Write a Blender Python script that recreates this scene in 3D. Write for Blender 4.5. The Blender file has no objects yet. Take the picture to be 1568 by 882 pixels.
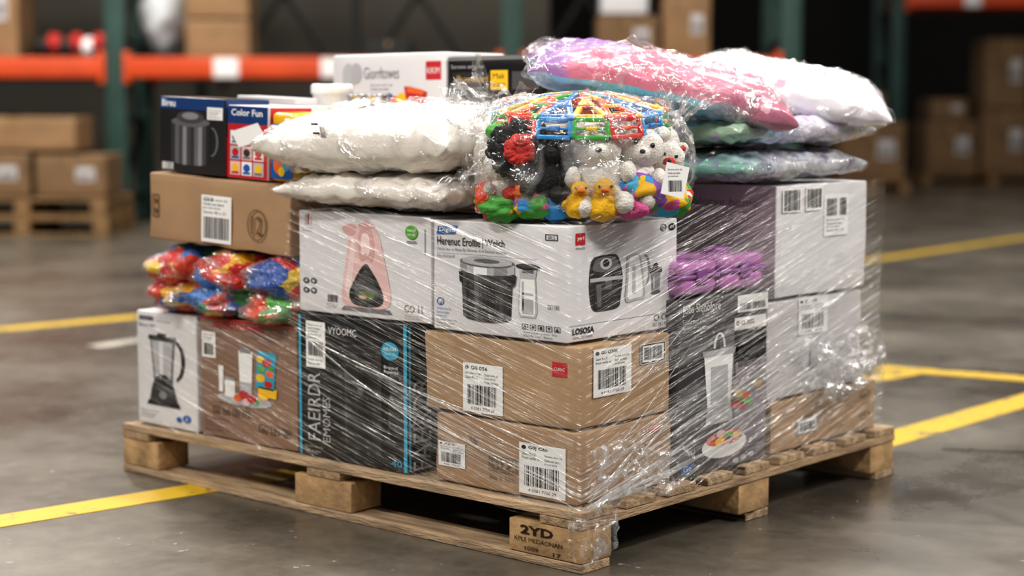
import bpy, math, random
from mathutils import Vector, Matrix, noise
random.seed(7)
# ------------------------------------------------------------------ camera frame
th=math.radians(5.9)
F=Vector((-0.659,0.752,0)).normalized(); R=Vector((F.y,-F.x,0)); YAW=math.atan2(R.y,R.x)
H=0.979
C=-(0.150*R+3.6*F)+Vector((0,0,H)); C0=Vector((C.x,C.y,0))
FZ=-0.015   # floor level
def W(r,f,z=0): return C0+R*r+F*f+Vector((0,0,z))
sc=bpy.context.scene
cd=bpy.data.cameras.new("camera"); cam=bpy.data.objects.new("camera",cd); sc.collection.objects.link(cam); sc.camera=cam
fw=F*math.cos(th)+Vector((0,0,-math.sin(th))); up=R.cross(fw)
cam.matrix_world=Matrix(((R.x,up.x,-fw.x,C.x),(R.y,up.y,-fw.y,C.y),(R.z,up.z,-fw.z,C.z),(0,0,0,1)))
cd.lens=60.08; cd.sensor_width=36; cd.dof.use_dof=True; cd.dof.focus_distance=3.78; cd.dof.aperture_fstop=1.6; cd.clip_end=200
sc.view_settings.view_transform='Standard'
try: sc.view_settings.look='Medium High Contrast'
except Exception: pass
try: sc.cycles.transparent_max_bounces=32
except Exception: pass
# ------------------------------------------------------------------ materials
MATS={}
def srgb(c):
    if isinstance(c,str):
        c=tuple(int(c[i:i+2],16)/255 for i in (0,2,4))
    return tuple((x/12.92 if x<=.04045 else ((x+.055)/1.055)**2.4) for x in c)+(1,)
def N(nt,t,**kw):
    n=nt.nodes.new(t)
    for k,v in kw.items(): setattr(n,k,v)
    return n
def mat(name,col,rough=.5,metal=0,coat=0,var=None,bump=None,spec=None,stretch=(1,1,1),crough=.12):
    if name in MATS: return MATS[name]
    m=bpy.data.materials.new(name); m.use_nodes=True; nt=m.node_tree; b=nt.nodes['Principled BSDF']
    c=srgb(col); b.inputs['Base Color'].default_value=c; b.inputs['Roughness'].default_value=rough
    b.inputs['Metallic'].default_value=metal; b.inputs['Coat Weight'].default_value=coat; b.inputs['Coat Roughness'].default_value=crough
    if spec is not None: b.inputs['Specular IOR Level'].default_value=spec
    tc=N(nt,'ShaderNodeTexCoord'); mp=N(nt,'ShaderNodeMapping'); mp.inputs['Scale'].default_value=stretch
    nt.links.new(tc.outputs['Object'],mp.inputs[0])
    if var is None: var=(9,.08)
    n=N(nt,'ShaderNodeTexNoise'); n.inputs['Scale'].default_value=var[0]; n.inputs['Detail'].default_value=5
    nt.links.new(mp.outputs[0],n.inputs['Vector'])
    r=N(nt,'ShaderNodeValToRGB'); r.color_ramp.elements[0].position=.3; r.color_ramp.elements[1].position=.7
    a=var[1]; r.color_ramp.elements[0].color=tuple(x*(1-a) for x in c[:3])+(1,); r.color_ramp.elements[1].color=tuple(min(1,x*(1+a)) for x in c[:3])+(1,)
    nt.links.new(n.outputs[0],r.inputs[0]); nt.links.new(r.outputs[0],b.inputs['Base Color'])
    if bump:
        n2=N(nt,'ShaderNodeTexNoise'); n2.inputs['Scale'].default_value=bump[0]; n2.inputs['Detail'].default_value=4
        if len(bump)>2: n2.inputs['Distortion'].default_value=bump[2]
        nt.links.new(mp.outputs[0],n2.inputs['Vector'])
        bp=N(nt,'ShaderNodeBump'); bp.inputs['Strength'].default_value=bump[1]; bp.inputs['Distance'].default_value=.01
        nt.links.new(n2.outputs[0],bp.inputs['Height']); nt.links.new(bp.outputs[0],b.inputs['Normal'])
        if coat: nt.links.new(bp.outputs[0],b.inputs['Coat Normal'])
    MATS[name]=m; return m
def printmat(name,cols,scale,rough=.35,coat=.6,bump=(14,.5),dist=.6,basecol=None):
    """multi-coloured printed plastic / fabric"""
    if name in MATS: return MATS[name]
    m=bpy.data.materials.new(name); m.use_nodes=True; nt=m.node_tree; b=nt.nodes['Principled BSDF']
    tc=N(nt,'ShaderNodeTexCoord'); nz=N(nt,'ShaderNodeTexNoise'); nz.inputs['Scale'].default_value=scale*.7
    nt.links.new(tc.outputs['Object'],nz.inputs['Vector'])
    mx=N(nt,'ShaderNodeMix',data_type='VECTOR'); mx.inputs[0].default_value=.08*dist
    nt.links.new(tc.outputs['Object'],mx.inputs[4]); nt.links.new(nz.outputs['Color'],mx.inputs[5])
    v=N(nt,'ShaderNodeTexVoronoi'); v.inputs['Scale'].default_value=scale; nt.links.new(mx.outputs[1],v.inputs['Vector'])
    sp=N(nt,'ShaderNodeSeparateColor'); nt.links.new(v.outputs['Color'],sp.inputs[0])
    r=N(nt,'ShaderNodeValToRGB'); r.color_ramp.interpolation='CONSTANT'
    while len(r.color_ramp.elements)<len(cols): r.color_ramp.elements.new(.5)
    for i,c in enumerate(cols):
        r.color_ramp.elements[i].position=i/len(cols); r.color_ramp.elements[i].color=srgb(c)
    nt.links.new(sp.outputs[0],r.inputs[0]); nt.links.new(r.outputs[0],b.inputs['Base Color'])
    b.inputs['Roughness'].default_value=rough; b.inputs['Coat Weight'].default_value=coat; b.inputs['Coat Roughness'].default_value=.1
    n2=N(nt,'ShaderNodeTexNoise'); n2.inputs['Scale'].default_value=bump[0]; n2.inputs['Detail'].default_value=3; n2.inputs['Distortion'].default_value=1.2
    nt.links.new(tc.outputs['Object'],n2.inputs['Vector'])
    bp=N(nt,'ShaderNodeBump'); bp.inputs['Strength'].default_value=bump[1]; bp.inputs['Distance'].default_value=.02
    nt.links.new(n2.outputs[0],bp.inputs['Height']); nt.links.new(bp.outputs[0],b.inputs['Normal']); nt.links.new(bp.outputs[0],b.inputs['Coat Normal'])
    MATS[name]=m; return m
def film(name,base=.05,streak=.4,fres=.35,scale=(8,8,8),white=.3,rough=.12,bumpd=.02,lo=.5,hi=.75,wrap=False,dist=1.0):
    m=bpy.data.materials.new(name); m.use_nodes=True; nt=m.node_tree; nt.nodes.clear(); L=nt.links.new
    tc=N(nt,'ShaderNodeTexCoord')
    if wrap:
        s=N(nt,'ShaderNodeSeparateXYZ'); L(tc.outputs['Object'],s.inputs[0])
        a=N(nt,'ShaderNodeMath',operation='ADD'); L(s.outputs[0],a.inputs[0]); L(s.outputs[1],a.inputs[1])
        ab=N(nt,'ShaderNodeMath',operation='ABSOLUTE'); L(a.outputs[0],ab.inputs[0])
        mu=N(nt,'ShaderNodeMath',operation='MULTIPLY_ADD'); L(ab.outputs[0],mu.inputs[0]); mu.inputs[1].default_value=-.28; L(s.outputs[2],mu.inputs[2])
        cb=N(nt,'ShaderNodeCombineXYZ'); L(a.outputs[0],cb.inputs[0]); L(mu.outputs[0],cb.inputs[2])
        src=cb.outputs[0]
    else: src=tc.outputs['Object']
    mp=N(nt,'ShaderNodeMapping'); mp.inputs['Scale'].default_value=scale; L(src,mp.inputs[0])
    n=N(nt,'ShaderNodeTexNoise'); n.inputs['Scale'].default_value=1; n.inputs['Detail'].default_value=4; n.inputs['Distortion'].default_value=dist
    L(mp.outputs[0],n.inputs['Vector'])
    mr=N(nt,'ShaderNodeMapRange'); mr.inputs[1].default_value=lo; mr.inputs[2].default_value=hi; mr.inputs[3].default_value=base; mr.inputs[4].default_value=base+streak
    L(n.outputs[0],mr.inputs[0])
    lw=N(nt,'ShaderNodeLayerWeight'); lw.inputs[0].default_value=.25
    bp=N(nt,'ShaderNodeBump'); bp.inputs['Strength'].default_value=1; bp.inputs['Distance'].default_value=bumpd; L(n.outputs[0],bp.inputs['Height'])
    ml=N(nt,'ShaderNodeMath',operation='MULTIPLY_ADD'); L(lw.outputs['Facing'],ml.inputs[0]); ml.inputs[1].default_value=fres; L(mr.outputs[0],ml.inputs[2]); ml.use_clamp=True
    g=N(nt,'ShaderNodeBsdfGlossy'); g.inputs['Roughness'].default_value=rough; g.inputs[0].default_value=(1,1,1,1); L(bp.outputs[0],g.inputs['Normal'])
    d=N(nt,'ShaderNodeBsdfDiffuse'); d.inputs[0].default_value=(.92,.93,.95,1)  # matte white in the film colour, standing in for glints on the streaks
    m1=N(nt,'ShaderNodeMixShader'); m1.inputs[0].default_value=white; L(g.outputs[0],m1.inputs[1]); L(d.outputs[0],m1.inputs[2])
    t=N(nt,'ShaderNodeBsdfTransparent'); t.inputs[0].default_value=(.995,.995,.995,1)
    m2=N(nt,'ShaderNodeMixShader'); L(ml.outputs[0],m2.inputs[0]); L(t.outputs[0],m2.inputs[1]); L(m1.outputs[0],m2.inputs[2])
    o=N(nt,'ShaderNodeOutputMaterial'); L(m2.outputs[0],o.inputs[0]); return m
CARD=mat("cardboard",'A68768',.7,var=(5,.12),bump=(60,.1))
CARD2=mat("cardboard_pale",'AC8E6E',.65,var=(4,.14),bump=(60,.1))
CARD3=mat("cardboard_aged",'947656',.8,var=(4,.15),bump=(40,.1))
CARDP=mat("cardboard_print_brown",'8E705E',.5,var=(4,.12))
CARDF=mat("cardboard_background",'7C6348',.85,var=(3,.2))
CARDE=mat("carton_edge_dark",'6B4F36',.9)
WHITE=mat("white_card",'DEDDE0',.35,var=(3,.04))
GREYW=mat("grey_white_card",'C8C5C7',.5,var=(3,.06))
MAUVE=mat("mauve_grey_card",'BBADB6',.5,var=(3,.06))
BLACK=mat("black_card",'1A1B1E',.28,var=(5,.1))
TAUPE=mat("taupe_card",'444045',.35,var=(6,.3))
INK=mat("ink_black",'1A1A1C',.5)
INKG=mat("ink_grey",'77777A',.5)
INKL=mat("ink_light",'B9B9BC',.5)
PAPER=mat("label_paper",'F0F0F0',.5,var=(5,.02))
RED=mat("ink_red",'BE2832',.4); BLUE=mat("ink_blue",'1E5FA8',.4); TEAL=mat("ink_teal",'2FA3C4',.4); GREEN=mat("ink_green",'5DA53C',.4)
PINK=mat("ink_pink",'E6C2C0',.4); PINKD=mat("ink_pink_dark",'D4AAA9',.4); PINKL=mat("ink_pink_light",'F0D8D6',.4); YEL=mat("ink_yellow",'F0C020',.4); ORG=mat("ink_orange",'E8682A',.4)
BRN=mat("ink_brown",'5A4030',.6); DK=[mat("ink_metal_%d"%i,c,.4) for i,c in enumerate(['2A2A2C','38383A','4A4A4D','666669','8C8C90','B4B4B8'])]
TAPE=mat("packing_tape",'A07F5A',.25,coat=.4,var=(4,.05))
WOOD=mat("pallet_wood",'B49B7E',.8,var=(5,.45),bump=(26,.6),stretch=(1.2,9,9))
WOODY=mat("pallet_wood_cross",'AC9274',.8,var=(5,.4),bump=(26,.6),stretch=(9,1.2,9))
WOODB=mat("pallet_block_wood",'B4946C',.85,var=(12,.42),bump=(40,.6))
WOODBG=mat("background_pallet_wood",'8A6E4C',.85,var=(6,.3))
# ------------------------------------------------------------------ mesh builder
TXT={}
def textmesh(s,bold=0):
    k=(s,bold)
    if k in TXT: return TXT[k]
    c=bpy.data.curves.new("t",'FONT'); c.body=s; c.resolution_u=2; c.offset=bold; o=bpy.data.objects.new("t",c); sc.collection.objects.link(o)
    bpy.context.view_layer.update()
    me=bpy.data.meshes.new_from_object(o.evaluated_get(bpy.context.evaluated_depsgraph_get()))
    vs=[v.co.copy() for v in me.vertices]; fs=[list(p.vertices) for p in me.polygons]
    x0=min(v.x for v in vs);x1=max(v.x for v in vs);y0=min(v.y for v in vs);y1=max(v.y for v in vs)
    vs=[((v.x-x0)/(x1-x0+1e-9),(v.y-y0)/(y1-y0+1e-9)) for v in vs]
    bpy.data.objects.remove(o); bpy.data.curves.remove(c); bpy.data.meshes.remove(me)
    TXT[k]=(vs,fs); return TXT[k]
class MB:
    def __init__(s): s.v=[];s.f=[];s.m=[];s.s=[];s.mats=[];s.M=Matrix.Identity(4)
    def add(s,vs,fs,mt,smooth=False):
        if mt not in s.mats: s.mats.append(mt)
        i=s.mats.index(mt); o=len(s.v); s.v+= [s.M@Vector(v) for v in vs]
        for f in fs: s.f.append([o+k for k in f]); s.m.append(i); s.s.append(smooth)
    def rbox(s,lo,hi,mt,r=.004,n=6,dent=0,seed=0,smooth=True):
        lo=Vector(lo);hi=Vector(hi);c=(lo+hi)/2;h=(hi-lo)/2; r=min(r,min(h)*.9)
        def axis(hh): 
            a=[-hh,-hh+r*.3,-hh+r]; k=n
            a+=[-hh+r+(2*hh-2*r)*i/k for i in range(1,k)]; a+=[hh-r,hh-r*.3,hh]; return a
        ax=[axis(h.x),axis(h.y),axis(h.z)]; idx={};vs=[];fs=[]
        def pt(p):
            k=tuple(round(q,6) for q in p)
            if k in idx: return idx[k]
            p=Vector(p); q=Vector([max(-(h[i]-r),min(h[i]-r,p[i])) for i in range(3)]); d=p-q
            if d.length>1e-9: nn=d.normalized(); w=q+nn*r
            else: nn=Vector((0,0,1)); w=p
            if dent:
                a=noise.noise(c*7+w*6+Vector((seed,0,0)))
                w=w-nn*dent*abs(a)*1.5
            idx[k]=len(vs); vs.append(w+c); return idx[k]
        for a in range(3):
            b,d=(a+1)%3,(a+2)%3
            for sg in (-1,1):
                for i in range(len(ax[b])-1):
                    for j in range(len(ax[d])-1):
                        q=[]
                        for (ii,jj) in ((i,j),(i+1,j),(i+1,j+1),(i,j+1)):
                            p=[0,0,0];p[a]=sg*h[a];p[b]=ax[b][ii];p[d]=ax[d][jj];q.append(pt(p))
                        if sg<0:q.reverse()
                        if len(set(q))>=3: fs.append(q)
        s.add(vs,fs,mt,smooth)
    def blob(s,c,rad,mt,amp=.0,fr=3,nu=28,nv=18,rot=None,seed=0,fine=0):
        vs=[];fs=[]; c=Vector(c); rot=rot or Matrix.Identity(3)
        for j in range(nv+1):
            ph=math.pi*j/nv
            for i in range(nu):
                t=2*math.pi*i/nu; d=Vector((math.sin(ph)*math.cos(t),math.sin(ph)*math.sin(t),math.cos(ph)))
                k=1+amp*noise.noise(d*fr+Vector((seed*3.1,seed,0)))+(fine*noise.noise(d*fr*5+Vector((seed,2,1))) if fine else 0)
                vs.append(c+rot@Vector((d.x*rad[0]*k,d.y*rad[1]*k,d.z*rad[2]*k)))
        for j in range(nv):
            for i in range(nu):
                fs.append([j*nu+i,(j+1)*nu+i,(j+1)*nu+(i+1)%nu,j*nu+(i+1)%nu])
        s.add(vs,fs,mt,True)
    def tube(s,p0,p1,r0,mt,r1=None,n=10,cap=True,smooth=True):
        p0=Vector(p0);p1=Vector(p1); r1=r0 if r1 is None else r1; z=(p1-p0).normalized(); x=z.orthogonal().normalized(); y=z.cross(x)
        vs=[p0+(x*math.cos(2*math.pi*i/n)+y*math.sin(2*math.pi*i/n))*r0 for i in range(n)]+[p1+(x*math.cos(2*math.pi*i/n)+y*math.sin(2*math.pi*i/n))*r1 for i in range(n)]
        s.add(vs,[[i,(i+1)%n,n+(i+1)%n,n+i] for i in range(n)],mt,smooth)
        if cap: s.add(vs,[list(range(n))[::-1],list(range(n,2*n))],mt,False)
    def revolve(s,c,prof,mt,n=28):
        c=Vector(c);vs=[];fs=[]
        for (r,z) in prof:
            for i in range(n): vs.append(c+Vector((r*math.cos(2*math.pi*i/n),r*math.sin(2*math.pi*i/n),z)))
        for j in range(len(prof)-1):
            for i in range(n): fs.append([j*n+i,j*n+(i+1)%n,(j+1)*n+(i+1)%n,(j+1)*n+i])
        s.add(vs,fs,mt,True)
    def bar(s,p0,p1,w,h,mt,r=.001):
        """rounded rectangular bar between two points"""
        p0=Vector(p0);p1=Vector(p1);z=(p1-p0);L=z.length;z.normalize()
        x=z.cross(Vector((0,0,1)))
        if x.length<1e-3:x=Vector((1,0,0))
        x.normalize();y=z.cross(x); old=s.M
        s.M=old@Matrix(((x.x,y.x,z.x,p0.x),(x.y,y.y,z.y,p0.y),(x.z,y.z,z.z,p0.z),(0,0,0,1)))
        s.rbox((-w/2,-h/2,0),(w/2,h/2,L),mt,r=r,n=1); s.M=old
    def obj(s,name,parent=None):
        xs=[v.x for v in s.v];ys=[v.y for v in s.v];zs=[v.z for v in s.v]
        o=Vector(((min(xs)+max(xs))/2,(min(ys)+max(ys))/2,min(zs)))
        if name=="stretch_wrap": o=Vector((0,0,0))
        me=bpy.data.meshes.new(name); me.from_pydata([tuple(v-o) for v in s.v],[],s.f)
        for m in s.mats: me.materials.append(m)
        me.polygons.foreach_set('material_index',s.m); me.polygons.foreach_set('use_smooth',s.s); me.update()
        ob=bpy.data.objects.new(name,me); ob.location=o; sc.collection.objects.link(ob)
        if parent: ob.parent=parent; ob.location=o-parent.location
        return ob
class Face:
    """2-D printing on a flat face. units: wu x hu, y down, origin top-left"""
    def __init__(s,mb,o,ux,dn,wm,hm,wu,hu):
        s.mb=mb;s.o=Vector(o);s.ux=Vector(ux);s.dn=Vector(dn);s.kx=wm/wu;s.ky=hm/hu;s.n=s.ux.cross(-s.dn);s.wu=wu;s.hu=hu
    def pt(s,x,y,L): return s.o+s.ux*(x*s.kx)+s.dn*(y*s.ky)+s.n*(.0006+.00035*L)
    def poly(s,pts,mt,L=1): s.mb.add([s.pt(x,y,L) for x,y in pts],[list(range(len(pts)))[::-1]],mt)
    def spoly(s,pts,mt,L=1,k=6):
        """closed smooth (Catmull-Rom) outline"""
        n=len(pts);o=[]
        for i in range(n):
            a,b,c,d=pts[i-1],pts[i],pts[(i+1)%n],pts[(i+2)%n]
            for j in range(k):
                t=j/k;q=[]
                for e in (0,1): q.append(.5*((2*b[e])+(-a[e]+c[e])*t+(2*a[e]-5*b[e]+4*c[e]-d[e])*t*t+(-a[e]+3*b[e]-3*c[e]+d[e])*t**3))
                o.append(tuple(q))
        s.poly(o,mt,L)
    def rect(s,x0,y0,x1,y1,mt,L=1,rot=0):
        cx,cy=(x0+x1)/2,(y0+y1)/2;c,d=math.cos(math.radians(rot)),math.sin(math.radians(rot))
        s.poly([(cx+(x-cx)*c-(y-cy)*d,cy+(x-cx)*d+(y-cy)*c) for x,y in((x0,y0),(x1,y0),(x1,y1),(x0,y1))],mt,L)
    def ell(s,cx,cy,rx,ry,mt,L=1,n=28): s.poly([(cx+rx*math.cos(2*math.pi*i/n),cy+ry*math.sin(2*math.pi*i/n)) for i in range(n)],mt,L)
    def ring(s,cx,cy,rx,ry,w,mt,L=1,n=28,a0=0,a1=360):
        for i in range(n):
            a=math.radians(a0+(a1-a0)*i/n);b=math.radians(a0+(a1-a0)*(i+1)/n)
            s.poly([(cx+rx*math.cos(a),cy+ry*math.sin(a)),(cx+rx*math.cos(b),cy+ry*math.sin(b)),(cx+(rx-w)*math.cos(b),cy+(ry-w)*math.sin(b)),(cx+(rx-w)*math.cos(a),cy+(ry-w)*math.sin(a))],mt,L)
    def frame(s,x0,y0,x1,y1,w,mt,L=1):
        s.rect(x0,y0,x1,y0+w,mt,L);s.rect(x0,y1-w,x1,y1,mt,L);s.rect(x0,y0+w,x0+w,y1-w,mt,L);s.rect(x1-w,y0+w,x1,y1-w,mt,L)
    def text(s,t,x0,y0,x1,y1,mt,L=2,rot=0,bold=0):
        vs,fs=textmesh(t,bold)
        if rot==0: P=[s.pt(x0+(x1-x0)*u,y1-(y1-y0)*v,L) for u,v in vs]
        else: P=[s.pt(x0+(x1-x0)*(1-v),y1-(y1-y0)*u,L) for u,v in vs]
        s.mb.add(P,fs,mt)
    def barcode(s,x0,y0,x1,y1,mt=None,L=3,seed=1):
        rn=random.Random(seed);x=x0;u=(x1-x0)/60
        while x<x1-u:
            w=u*rn.choice([1,1,2,3]);s.rect(x,y0,min(x+w,x1),y1,mt or INK,L);x+=w+u*rn.choice([1,1,2])
    def tlines(s,x0,y0,x1,y1,n,mt,L=2,seed=0,words=("Serene amo by","Verale cum danto","pro uset lorma","Gante 40 x 21","Ertom welda nu")):
        h=(y1-y0)/n
        for i in range(n):
            w=(x1-x0)*(.95-.35*((i*7+seed*3)%5)/5)
            s.text(words[(i+seed)%len(words)],x0,y0+i*h+h*.15,x0+w,y0+i*h+h*.85,mt,L)
    def label(s,x0,y0,x1,y1,seed=1,head="G01 056"):
        w,h=x1-x0,y1-y0
        s.rect(x0,y0,x1,y1,PAPER,1)
        s.ell(x0+w*.1,y0+h*.09,w*.05,h*.04,INK,2); s.text(head,x0+w*.2,y0+h*.05,x0+w*.62,y0+h*.13,INK,2,bold=.02)
        s.tlines(x0+w*.06,y0+h*.17,x0+w*.5,y0+h*.33,2,INK,2,seed); s.tlines(x0+w*.55,y0+h*.17,x0+w*.95,y0+h*.4,3,INK,2,seed+2)
        s.barcode(x0+w*.12,y0+h*.44,x0+w*.86,y0+h*.84,L=2,seed=seed)
        s.text("4 0381 7750 29",x0+w*.2,y0+h*.89,x0+w*.8,y0+h*.95,INK,2)
    def icons(s,x0,y0,x1,n,sz,mt,L=2):
        for i in range(n):
            x=x0+(x1-x0-sz)*i/max(1,n-1); s.frame(x,y0,x+sz,y0+sz,sz*.09,mt,L)
            k=i%4
            if k==0: s.poly([(x+sz*.2,y0+sz*.8),(x+sz*.5,y0+sz*.2),(x+sz*.8,y0+sz*.8)],mt,L)
            elif k==1: s.ell(x+sz*.5,y0+sz*.5,sz*.25,sz*.25,mt,L,12)
            elif k==2: s.rect(x+sz*.3,y0+sz*.25,x+sz*.7,y0+sz*.75,mt,L)
            else:
                s.rect(x+sz*.45,y0+sz*.2,x+sz*.55,y0+sz*.8,mt,L); s.poly([(x+sz*.25,y0+sz*.5),(x+sz*.5,y0+sz*.15),(x+sz*.75,y0+sz*.5)],mt,L)
def cylprint(fc,x0,y0,x1,y1,e,cols,L=2,taper=0):
    n=len(cols)
    for i in range(n):
        a=x0+(x1-x0)*i/n;b=x0+(x1-x0)*(i+1)/n
        def yb(x): t=(x-(x0+x1)/2)/((x1-x0)/2); return y1+e*math.sqrt(max(0,1-t*t))
        cx=(x0+x1)/2
        fc.poly([(a,y0),(b,y0),(cx+(b-cx)*(1-taper),yb(b)),(cx+(a-cx)*(1-taper),yb(a))],cols[i],L)
def LF(mb,lo,hi,wu,hu): return Face(mb,(lo[0],lo[1],hi[2]),(1,0,0),(0,0,-1),hi[0]-lo[0],hi[2]-lo[2],wu,hu)
def RF(mb,lo,hi,wu,hu): return Face(mb,(hi[0],lo[1],hi[2]),(0,1,0),(0,0,-1),hi[1]-lo[1],hi[2]-lo[2],wu,hu)
def TF(mb,lo,hi): # top, units metres ; x right, y(down)= -Y
    return Face(mb,(lo[0],hi[1],hi[2]),(1,0,0),(0,-1,0),hi[0]-lo[0],hi[1]-lo[1],hi[0]-lo[0],hi[1]-lo[1])
def box(lo,hi,mt,seed=0,tape=None,r=.006,dent=.003,seam=CARDE):
    mb=MB(); mb.rbox(lo,hi,mt,r=r,n=8,dent=dent,seed=seed)
    t=TF(mb,lo,hi);w=hi[0]-lo[0];d=hi[1]-lo[1]
    if tape=='x': t.rect(.006,d/2-.0012,w-.006,d/2+.0012,seam,0);t.rect(.004,d/2-.025,w-.004,d/2+.025,TAPE,1)
    if tape=='y': t.rect(w/2-.0012,.006,w/2+.0012,d-.006,seam,0);t.rect(w/2-.025,.004,w/2+.025,d-.004,TAPE,1)
    return mb

# ------------------------------------------------------------------ pallet
PW,PD=1.64,1.37
mb=MB(); z0=FZ;  zt=.12
for y0,y1 in((0,.1),(PD/2-.05,PD/2+.05),(PD-.1,PD)): mb.rbox((-PW,y0,z0),(0,y1,z0+.02),WOOD,r=.002,n=4,dent=.003,seed=y0)
for bx in ((-PW,-PW+.16),(-.93,-.72),(-.215,0)):
    for by in ((0,.11),(PD/2-.08,PD/2+.06),(PD-.13,PD)):
        mb.rbox((bx[0]+.002,by[0]+.002,z0+.02),(bx[1]-.002,by[1]-.002,zt-.04),WOODB,r=.003,n=3,dent=.003,seed=bx[0]+by[0])
for bx in ((-PW,-PW+.12),(-.88,-.76),(-.12,0)): mb.rbox((bx[0],0,zt-.04),(bx[1],PD,zt-.02),WOODY,r=.002,n=4,dent=.002,seed=bx[0])
nb=9
for i in range(nb):
    y=i*(PD-.11)/(nb-1); mb.rbox((-PW,y,zt-.02),(0,y+.11,zt),WOOD,r=.002,n=6,dent=.003,seed=i)
fc=Face(mb,(-.215,.0022,zt-.04),(1,0,0),(0,0,-1),.215,.09,100,80)
BURN=mat("burnt_stamp",'2A1A10',.9)
fc.text("2YD",18,10,62,28,BURN,1,bold=.03); fc.text("KPLE MEDAONAN",10,34,74,43,BURN,1); fc.text("1009",24,52,42,60,BURN,1); fc.text("17",62,54,72,62,BURN,1)
NAIL=mat("nail_head",'4A4540',.4,metal=.8)
for i in range(nb):
    y=i*(PD-.11)/(nb-1)+.055
    for x in (-.04,-.08,-.8,-.85,-PW+.05):
        mb.tube((x,y,zt),(x,y,zt+.0008),.004,NAIL,n=8)
mb.obj("wooden_pallet")

# ------------------------------------------------------------------ boxes, bottom row
Z=.1215
lo,hi=(-1.605,.03,Z),(-1.342,.30,.437); mb=box(lo,hi,WHITE,1,dent=.002); f=LF(mb,lo,hi,93,180)
f.barcode(5,8,28,15,L=1,seed=4); f.tlines(32,7,60,16,2,INKG,1); f.text("Blend 400",5,20,30,25,INKG,1)
f.poly([(22,42),(60,42),(56,108),(27,108)],INKG,1); f.poly([(25,46),(57,46),(53,104),(30,104)],DK[5],2); f.poly([(36,46),(43,46),(42,104),(37,104)],WHITE,3)
f.rect(20,37,62,44,INK,3); f.rect(34,33,48,38,INK,3); f.poly([(28,106),(55,106),(58,118),(24,118)],INK,2); f.poly([(24,118),(58,118),(63,140),(20,140)],DK[1],2)
f.ell(41,130,6,6,DK[4],3); f.poly([(18,140),(65,140),(67,147),(16,147)],INK,2)
f.ring(60,74,15,32,5,INK,2,a0=-80,a1=80); f.poly([(36,98),(46,98),(52,104),(30,104)],INK,3)
f.ell(77,161,6,6,BLUE,2); f.text("A",75,157,79,165,WHITE,3); f.ell(65,164,4,4,BLUE,2); f.tlines(6,155,35,170,3,INKG,1)
r_=RF(mb,lo,hi,90,180); r_.barcode(10,20,60,50,L=1); r_.tlines(10,60,70,120,6,INKG,1)
mb.obj("blender_retail_box")
lo,hi=(-1.328,.03,Z),(-.943,.34,.44); mb=box(lo,hi,CARDP,2,dent=.003); f=LF(mb,lo,hi,150,185)
f.rect(3,0,147,3,RED,1); f.text("GRARTOE FRESH",22,6,100,15,RED,2,bold=.03); f.rect(4,22,26,62,PAPER,1); f.barcode(7,40,23,58,L=2); f.tlines(6,25,24,38,3,INK,2)
f.ell(70,120,42,10,DK[5],1); f.poly([(62,45),(84,45),(82,105),(64,105)],PAPER,2); f.poly([(66,40),(80,40),(82,48),(64,48)],DK[4],3); f.rect(64,92,82,118,DK[5],3)
f.poly([(30,72),(38,72),(37,112),(31,112)],PAPER,2); f.rect(40,88,56,118,PAPER,2); f.rect(40,88,56,93,DK[4],3)
f.rect(90,42,118,98,TEAL,3,rot=4); f.rect(92,96,120,110,YEL,3,rot=4)
for i,(cx,cy,rr,c) in enumerate(((96,54,6,YEL),(106,58,7,RED),(98,68,6,GREEN),(110,74,6,ORG),(96,82,7,YEL),(108,90,6,RED),(70,112,8,RED),(60,118,6,ORG),(82,116,7,RED),(100,108,8,YEL),(74,122,6,PINK),(112,66,4,GREEN),(88,120,5,GREEN))): f.ell(cx,cy,rr,rr*.9,c,4+i%3)
f.icons(20,136,78,4,11,BRN,1); f.text("Ec 5 ~ Gargo",30,126,80,131,BRN,1); f.icons(92,152,140,3,13,BRN,1); f.tlines(6,152,50,176,4,BRN,1)
mb.obj("food_processor_carton")
lo,hi=(-.932,.028,Z),(-.548,.33,.483); mb=box(lo,hi,BLACK,3,dent=.002); f=LF(mb,lo,hi,170,245)
f.rect(0,4,4,242,TEAL,1); f.rect(163,4,168,242,TEAL,1)
f.rect(12,14,43,92,PAPER,1); f.barcode(16,48,39,72,L=2,seed=9); f.tlines(15,18,40,44,5,INK,2); f.tlines(15,76,40,88,2,INK,2)
f.text("VYOOMC",48,20,92,32,PAPER,2); f.ell(143,48,13,15,TEAL,1); f.text("NLCH",134,42,152,47,PAPER,2,bold=.02); f.text("acm 0",136,50,150,54,PAPER,2)
f.text("Braond\nRipeold",134,72,155,86,PAPER,1)
f.text("FAEIRDR",14,100,34,216,INKL,1,rot=90); f.text("EMOMES",38,140,50,216,INKL,1,rot=90)
D0=mat("print_black_gloss",'25262A',.3); D1=mat("print_charcoal",'303135',.3)
cylprint(f,66,52,130,220,8,[D0,D1,DK[0],D1,D0,BLACK,D0,D1,DK[1]],1)
f.ell(98,52,32,7,DK[2],2); f.ell(98,52,28,5,D1,3); f.rect(66,70,130,73,DK[1],2); f.rect(74,80,76,210,DK[2],2); f.ell(98,120,5,6,DK[3],2)
f.rect(140,120,143,200,DK[1],1); f.text("40",144,225,160,236,TEAL,1); f.tlines(8,224,40,238,2,INKL,1)
r_=RF(mb,lo,hi,130,245); r_.text("FAEIRDR",6,90,32,240,INKL,1,rot=90); r_.rect(0,4,3,240,TEAL,1)
mb.obj("black_appliance_box")
lo,hi=(-.468,.034,Z),(-.042,.383,.285); mb=box(lo,hi,CARD,4,'x',dent=.004); f=LF(mb,lo,hi,222,125); g=RF(mb,lo,hi,155,125)
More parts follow.
